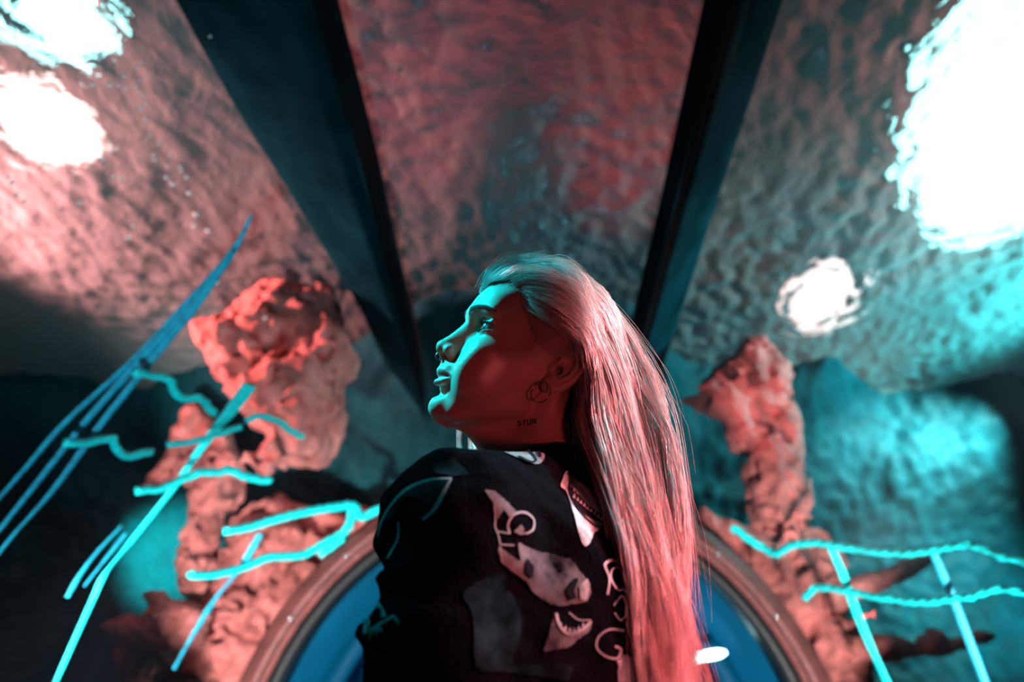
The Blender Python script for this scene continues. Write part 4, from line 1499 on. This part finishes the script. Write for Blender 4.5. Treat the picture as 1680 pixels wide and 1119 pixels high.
rock([(190, 1185), (205, 1062), (240, 1030), (290, 1008), (340, 958), (370, 905), (378, 862), (430, 828), (470, 814), (505, 838), (560, 842), (640, 820), (640, 900), (560, 990), (500, 1100), (480, 1185)],
     3.75, 0.30, 'large pitted salmon rock hugging the left side of the arch', amp=0.07, pores=0.13, h=0.017, freq=4.5)
rock([(300, 690), (335, 655), (372, 705), (402, 765), (398, 830), (372, 862), (368, 905), (335, 965), (302, 985), (288, 955), (312, 850), (320, 812), (290, 800), (232, 805), (262, 778), (285, 740)],
     3.45, 0.16, 'craggy rock column under the cyan ropes, left of the pitted rock', amp=0.05, pores=0.04, h=0.015, freq=5, seed=3)
rock([(318, 548), (390, 498), (465, 470), (540, 476), (578, 525), (588, 600), (566, 690), (530, 745), (470, 768), (420, 778), (396, 748), (412, 702), (372, 655), (335, 610)],
     2.62, 0.20, 'big pink rock mass hanging at mid left with ragged dark edge', amp=0.075, pores=0.05, h=0.015, freq=4.6, seed=8, mat=M_rock2)
rock([(165, 1035), (200, 1010), (242, 1000), (228, 975), (255, 968), (305, 985), (345, 1003), (335, 1062), (225, 1065)],
     3.35, 0.10, 'low rock spur with a pointed tip beside the teal glow at lower left', amp=0.03, h=0.012, freq=7, seed=5)
rock([(1118, 650), (1170, 612), (1212, 565), (1255, 560), (1298, 600), (1312, 700), (1322, 800), (1335, 885), (1290, 900), (1235, 865), (1222, 790), (1205, 740), (1190, 690), (1160, 672)],
     3.15, 0.14, 'ragged red rock pillar at right, reaching up to the pink glints', amp=0.055, pores=0.05, h=0.014, freq=4.6, seed=12)
rock([(1140, 838), (1230, 868), (1300, 862), (1352, 880), (1382, 930), (1402, 1000), (1425, 1110), (1450, 1190), (1330, 1190), (1290, 1060), (1215, 950)],
     3.80, 0.22, 'pitted dark red rock along the right side of the arch', amp=0.06, pores=0.10, h=0.017, freq=4.6, seed=31)
rock([(1385, 1045), (1440, 1040), (1500, 1046), (1518, 1025), (1540, 1030), (1550, 1048), (1600, 1034), (1628, 1045), (1570, 1075), (1500, 1085), (1390, 1090)],
     3.55, 0.10, 'flat rock ledge at lower right behind the hanging straps', amp=0.025, h=0.012, freq=8, seed=20)
rock([(1345, 965), (1440, 930), (1500, 912), (1545, 912), (1505, 945), (1452, 972), (1402, 988), (1352, 1008)],
     3.62, 0.08, 'pale sloping rock slab between the two long cyan ropes at right', amp=0.02, h=0.012, freq=7, seed=25, mat=M_rock2)

# ------------------------------------------------------------------ ropes and straps lying on the outside of the vault
M_rope = simple('cyan_rope', (0.0, 0.85, 0.92), 0.6, noise=0.25, nscale=60)
M_strap = simple('blue_strap', (0.0, 0.34, 0.52), 0.6, noise=0.35, nscale=40)


def rope(pts, width, label, R=1.40, name='rope', mat=None, twist=True, flat=1.0, wob=0.0, R2=None, cat='rope', group=None, n=None):
    K = len(pts)
    P3 = []
    for i, (px, py) in enumerate(pts):
        r = R if R2 is None else R + (R2 - R) * i / (K - 1)
        P3.append(at_r(px, py, r))
    P3 = np.array(P3)
    L = np.linalg.norm(np.diff(P3, axis=0), axis=1).sum()
    n = n or int(max(40, L / 0.006))
    n = min(n, 700)
    C = catmull(P3, n)
    if wob:
        s = np.linspace(0, L, n)
        C = C + wob * np.stack([perlin(s * 12, 0.3, K), perlin(s * 12, 5.3, K), perlin(s * 12, 9.7, K)], 1)
    ww = np.interp(np.linspace(0, 1, n), np.linspace(0, 1, len(width)), width) if np.ndim(width) else np.full(n, float(width))
    dep = np.array([np.dot(c - CAM, cf) for c in C])
    rad = ww * dep / FPX / 2
    V, F = tube(C, rad, 14, flat=flat, twist=(3, 16.0, 0.16) if twist else None)
    return tag(link_mesh(name, V, F, mat or M_rope), label, cat, group)


rope([(218, 612), (246, 616), (276, 627), (300, 650), (330, 656), (355, 680)], 13, 'knotted cyan rope sloping down right, highest of the left ropes', wob=0.012)
rope([(105, 728), (140, 727), (175, 722), (190, 729), (210, 746), (248, 742)], 13, 'short cyan rope with a dip, leftmost of the horizontal ropes', wob=0.012)
rope([(275, 729), (300, 727), (325, 722), (360, 712), (395, 700)], 10, 'thin cyan rope crossing behind the wide slanting strap')
rope([(404, 690), (430, 682), (460, 694), (480, 708), (497, 716)], 10, 'short pale cyan rope arching over the big pink rock mass', wob=0.008)
rope([(228, 805), (265, 800), (310, 782), (345, 774), (380, 772), (415, 782), (442, 788)], 13, 'bowed cyan rope just above the teal glow', wob=0.010)
rope([(370, 871), (410, 864), (450, 852), (500, 840), (550, 832), (580, 830), (592, 848), (608, 842), (627, 834)], 13, 'ribbed cyan rope running over the pitted rock towards the shoulder', R=1.42)
rope([(578, 834), (574, 860), (560, 876), (535, 890), (500, 908), (470, 912), (440, 914), (400, 930), (350, 942), (312, 943)], 13, 'ribbed cyan rope curving back below the other over the pitted rock', R=1.44)
rope([(562, 884), (545, 896), (524, 912)], [11, 11, 9], 'short frayed cyan rope stub by the left edge of the arch', R=1.43)
rope([(1200, 866), (1235, 888), (1270, 908), (1300, 895), (1340, 891), (1420, 903), (1500, 908), (1570, 895), (1600, 897), (1640, 912), (1690, 926)], 12, 'long cyan rope at right, upper of the two', R=1.42, wob=0.006)
rope([(1321, 981), (1332, 968), (1355, 964), (1420, 976), (1500, 988), (1560, 984), (1600, 975), (1650, 967), (1690, 974)], 11, 'long cyan rope at right, lower of the two', R=1.42, wob=0.006)
# straps
rope([(413, 352), (388, 402), (352, 450), (300, 508), (220, 590), (110, 690), (40, 770), (-30, 850)], [5, 9, 14, 17, 13, 10, 9, 8], 'long blue strap from the top of the bundle, uppermost strand', name='strap', mat=M_strap, R=1.48, flat=0.4, twist=False, cat='strap')
rope([(402, 380), (370, 432), (320, 495), (232, 590), (150, 680), (70, 780), (0, 868), (-30, 905)], [5, 12, 16, 14, 11, 10, 9, 8], 'long blue strap, middle strand of the slanting bundle', name='strap', mat=M_strap, R=1.46, flat=0.4, twist=False, cat='strap')
rope([(382, 412), (330, 490), (250, 590), (170, 690), (90, 800), (20, 880), (-30, 945)], [5, 13, 12, 11, 10, 9, 8], 'long blue strap, lowest strand of the slanting bundle', name='strap', mat=M_strap, R=1.44, flat=0.4, twist=False, cat='strap')
rope([(410, 632), (380, 672), (345, 715), (318, 752), (285, 800), (215, 888), (172, 942), (150, 988), (86, 1130)], [24, 22, 17, 13, 11, 11, 10, 9, 8], 'wide cyan strap slanting down left through the teal glow', name='strap', R=1.47, flat=0.35, twist=False, cat='strap')
rope([(427, 876), (395, 930), (352, 985), (318, 1040), (285, 1098)], [11, 13, 14, 14, 15], 'cyan strap slanting down across the pitted rock', name='strap', mat=M_strap, R=1.46, flat=0.35, twist=False, cat='strap')
rope([(200, 862), (160, 905), (130, 945), (110, 980)], [8, 9, 9, 7], 'short faint blue strap at lower left, outer of the pair', name='strap', mat=M_strap, R=1.46, flat=0.35, twist=False, cat='strap')
rope([(207, 875), (175, 915), (138, 962)], [8, 9, 7], 'short faint blue strap at lower left, inner of the pair', name='strap', mat=M_strap, R=1.45, flat=0.35, twist=False, cat='strap')
rope([(1364, 900), (1382, 940), (1400, 990), (1424, 1050), (1460, 1130)], [12, 13, 14, 13, 13], 'blue strap hanging from the two right ropes, nearer the arch', name='strap', R=1.45, flat=0.35, twist=False, cat='strap')
rope([(1532, 908), (1548, 945), (1567, 990), (1590, 1050), (1620, 1130)], [12, 13, 13, 13, 13], 'blue strap hanging from the two right ropes, nearer the picture edge', name='strap', mat=M_strap, R=1.45, flat=0.35, twist=False, cat='strap')

# small red fish beside the right strap
fc = at_r(1422, 1010, 1.55)
fish = tag(empty('fish', fc), 'tiny red fish beside the right hanging strap', 'fish')
M_fish = simple('fish_red', (0.85, 0.10, 0.08), 0.4)
fx = cu; fz = cv; sc = np.dot(fc - CAM, cf) / FPX
fp = np.array([fc + sc * (fx * a + fz * b) for a, b in ((-14, -6), (-9, -4), (-2, 0), (5, 2))])
V, F = tube(fp, np.array([1.5, 6, 6, 2]) * sc, 10, flat=0.6)
link_mesh('fish_body', V, F, M_fish, fish)
d_ = cf * sc * 1.2
T2 = [fc + sc * (fx * a + fz * b) for a, b in ((3, 1), (13, 9), (10, 3), (14, -3))]
V = [t + s * d_ for s in (-1, 1) for t in T2]
link_mesh('fish_tail', np.array(V), [(0, 1, 2), (0, 2, 3), (4, 6, 5), (4, 7, 6), (0, 4, 5, 1), (1, 5, 6, 2), (2, 6, 7, 3), (3, 7, 4, 0)], M_fish, fish, smooth=False)

# bubbles
M_bub = simple('bubble', (0.95, 0.96, 0.97), 0.10, spec=1.0)
bub = [(234, 102, 5), (225, 110, 6), (203, 124, 6), (153, 138, 7), (180, 138, 7), (195, 140, 6), (208, 144, 6), (230, 132, 5), (224, 143, 6), (233, 157, 6), (239, 168, 6), (230, 177, 7), (238, 195, 6),
       (246, 222, 6), (261, 236, 7), (252, 254, 6), (254, 262, 6), (279, 254, 5), (274, 272, 6), (273, 291, 7), (295, 274, 6), (283, 302, 8), (306, 291, 7), (298, 280, 5), (310, 317, 8), (321, 352, 9), (318, 370, 8),
       (341, 379, 8), (200, 294, 7), (168, 261, 7), (210, 390, 8), (218, 371, 6), (130, 332, 8), (20, 300, 8), (27, 320, 7), (40, 331, 6), (14, 291, 6), (186, 289, 6), (435, 522, 6), (356, 464, 7), (345, 60, 4)]
v0, f0 = sphere((0, 0, 0), 1.0, 12, 8) if 'sphere' in globals() else (None, None)
bme = None
for px, py, w_ in bub:
    c = at_r(px, py, 2.05)
    if bme is None:
        bo = link_mesh('bubble', v0, f0, M_bub)
        bme = bo.data
    else:
        bo = bpy.data.objects.new('bubble', bme); col.objects.link(bo)
    bo.location = c
    r_ = w_ * 0.5 * np.dot(c - CAM, cf) / FPX
    bo.scale = (r_, r_, r_)
    tag(bo, 'tiny white air bubble in the water at upper left', 'bubble', 'air bubbles at the upper left')
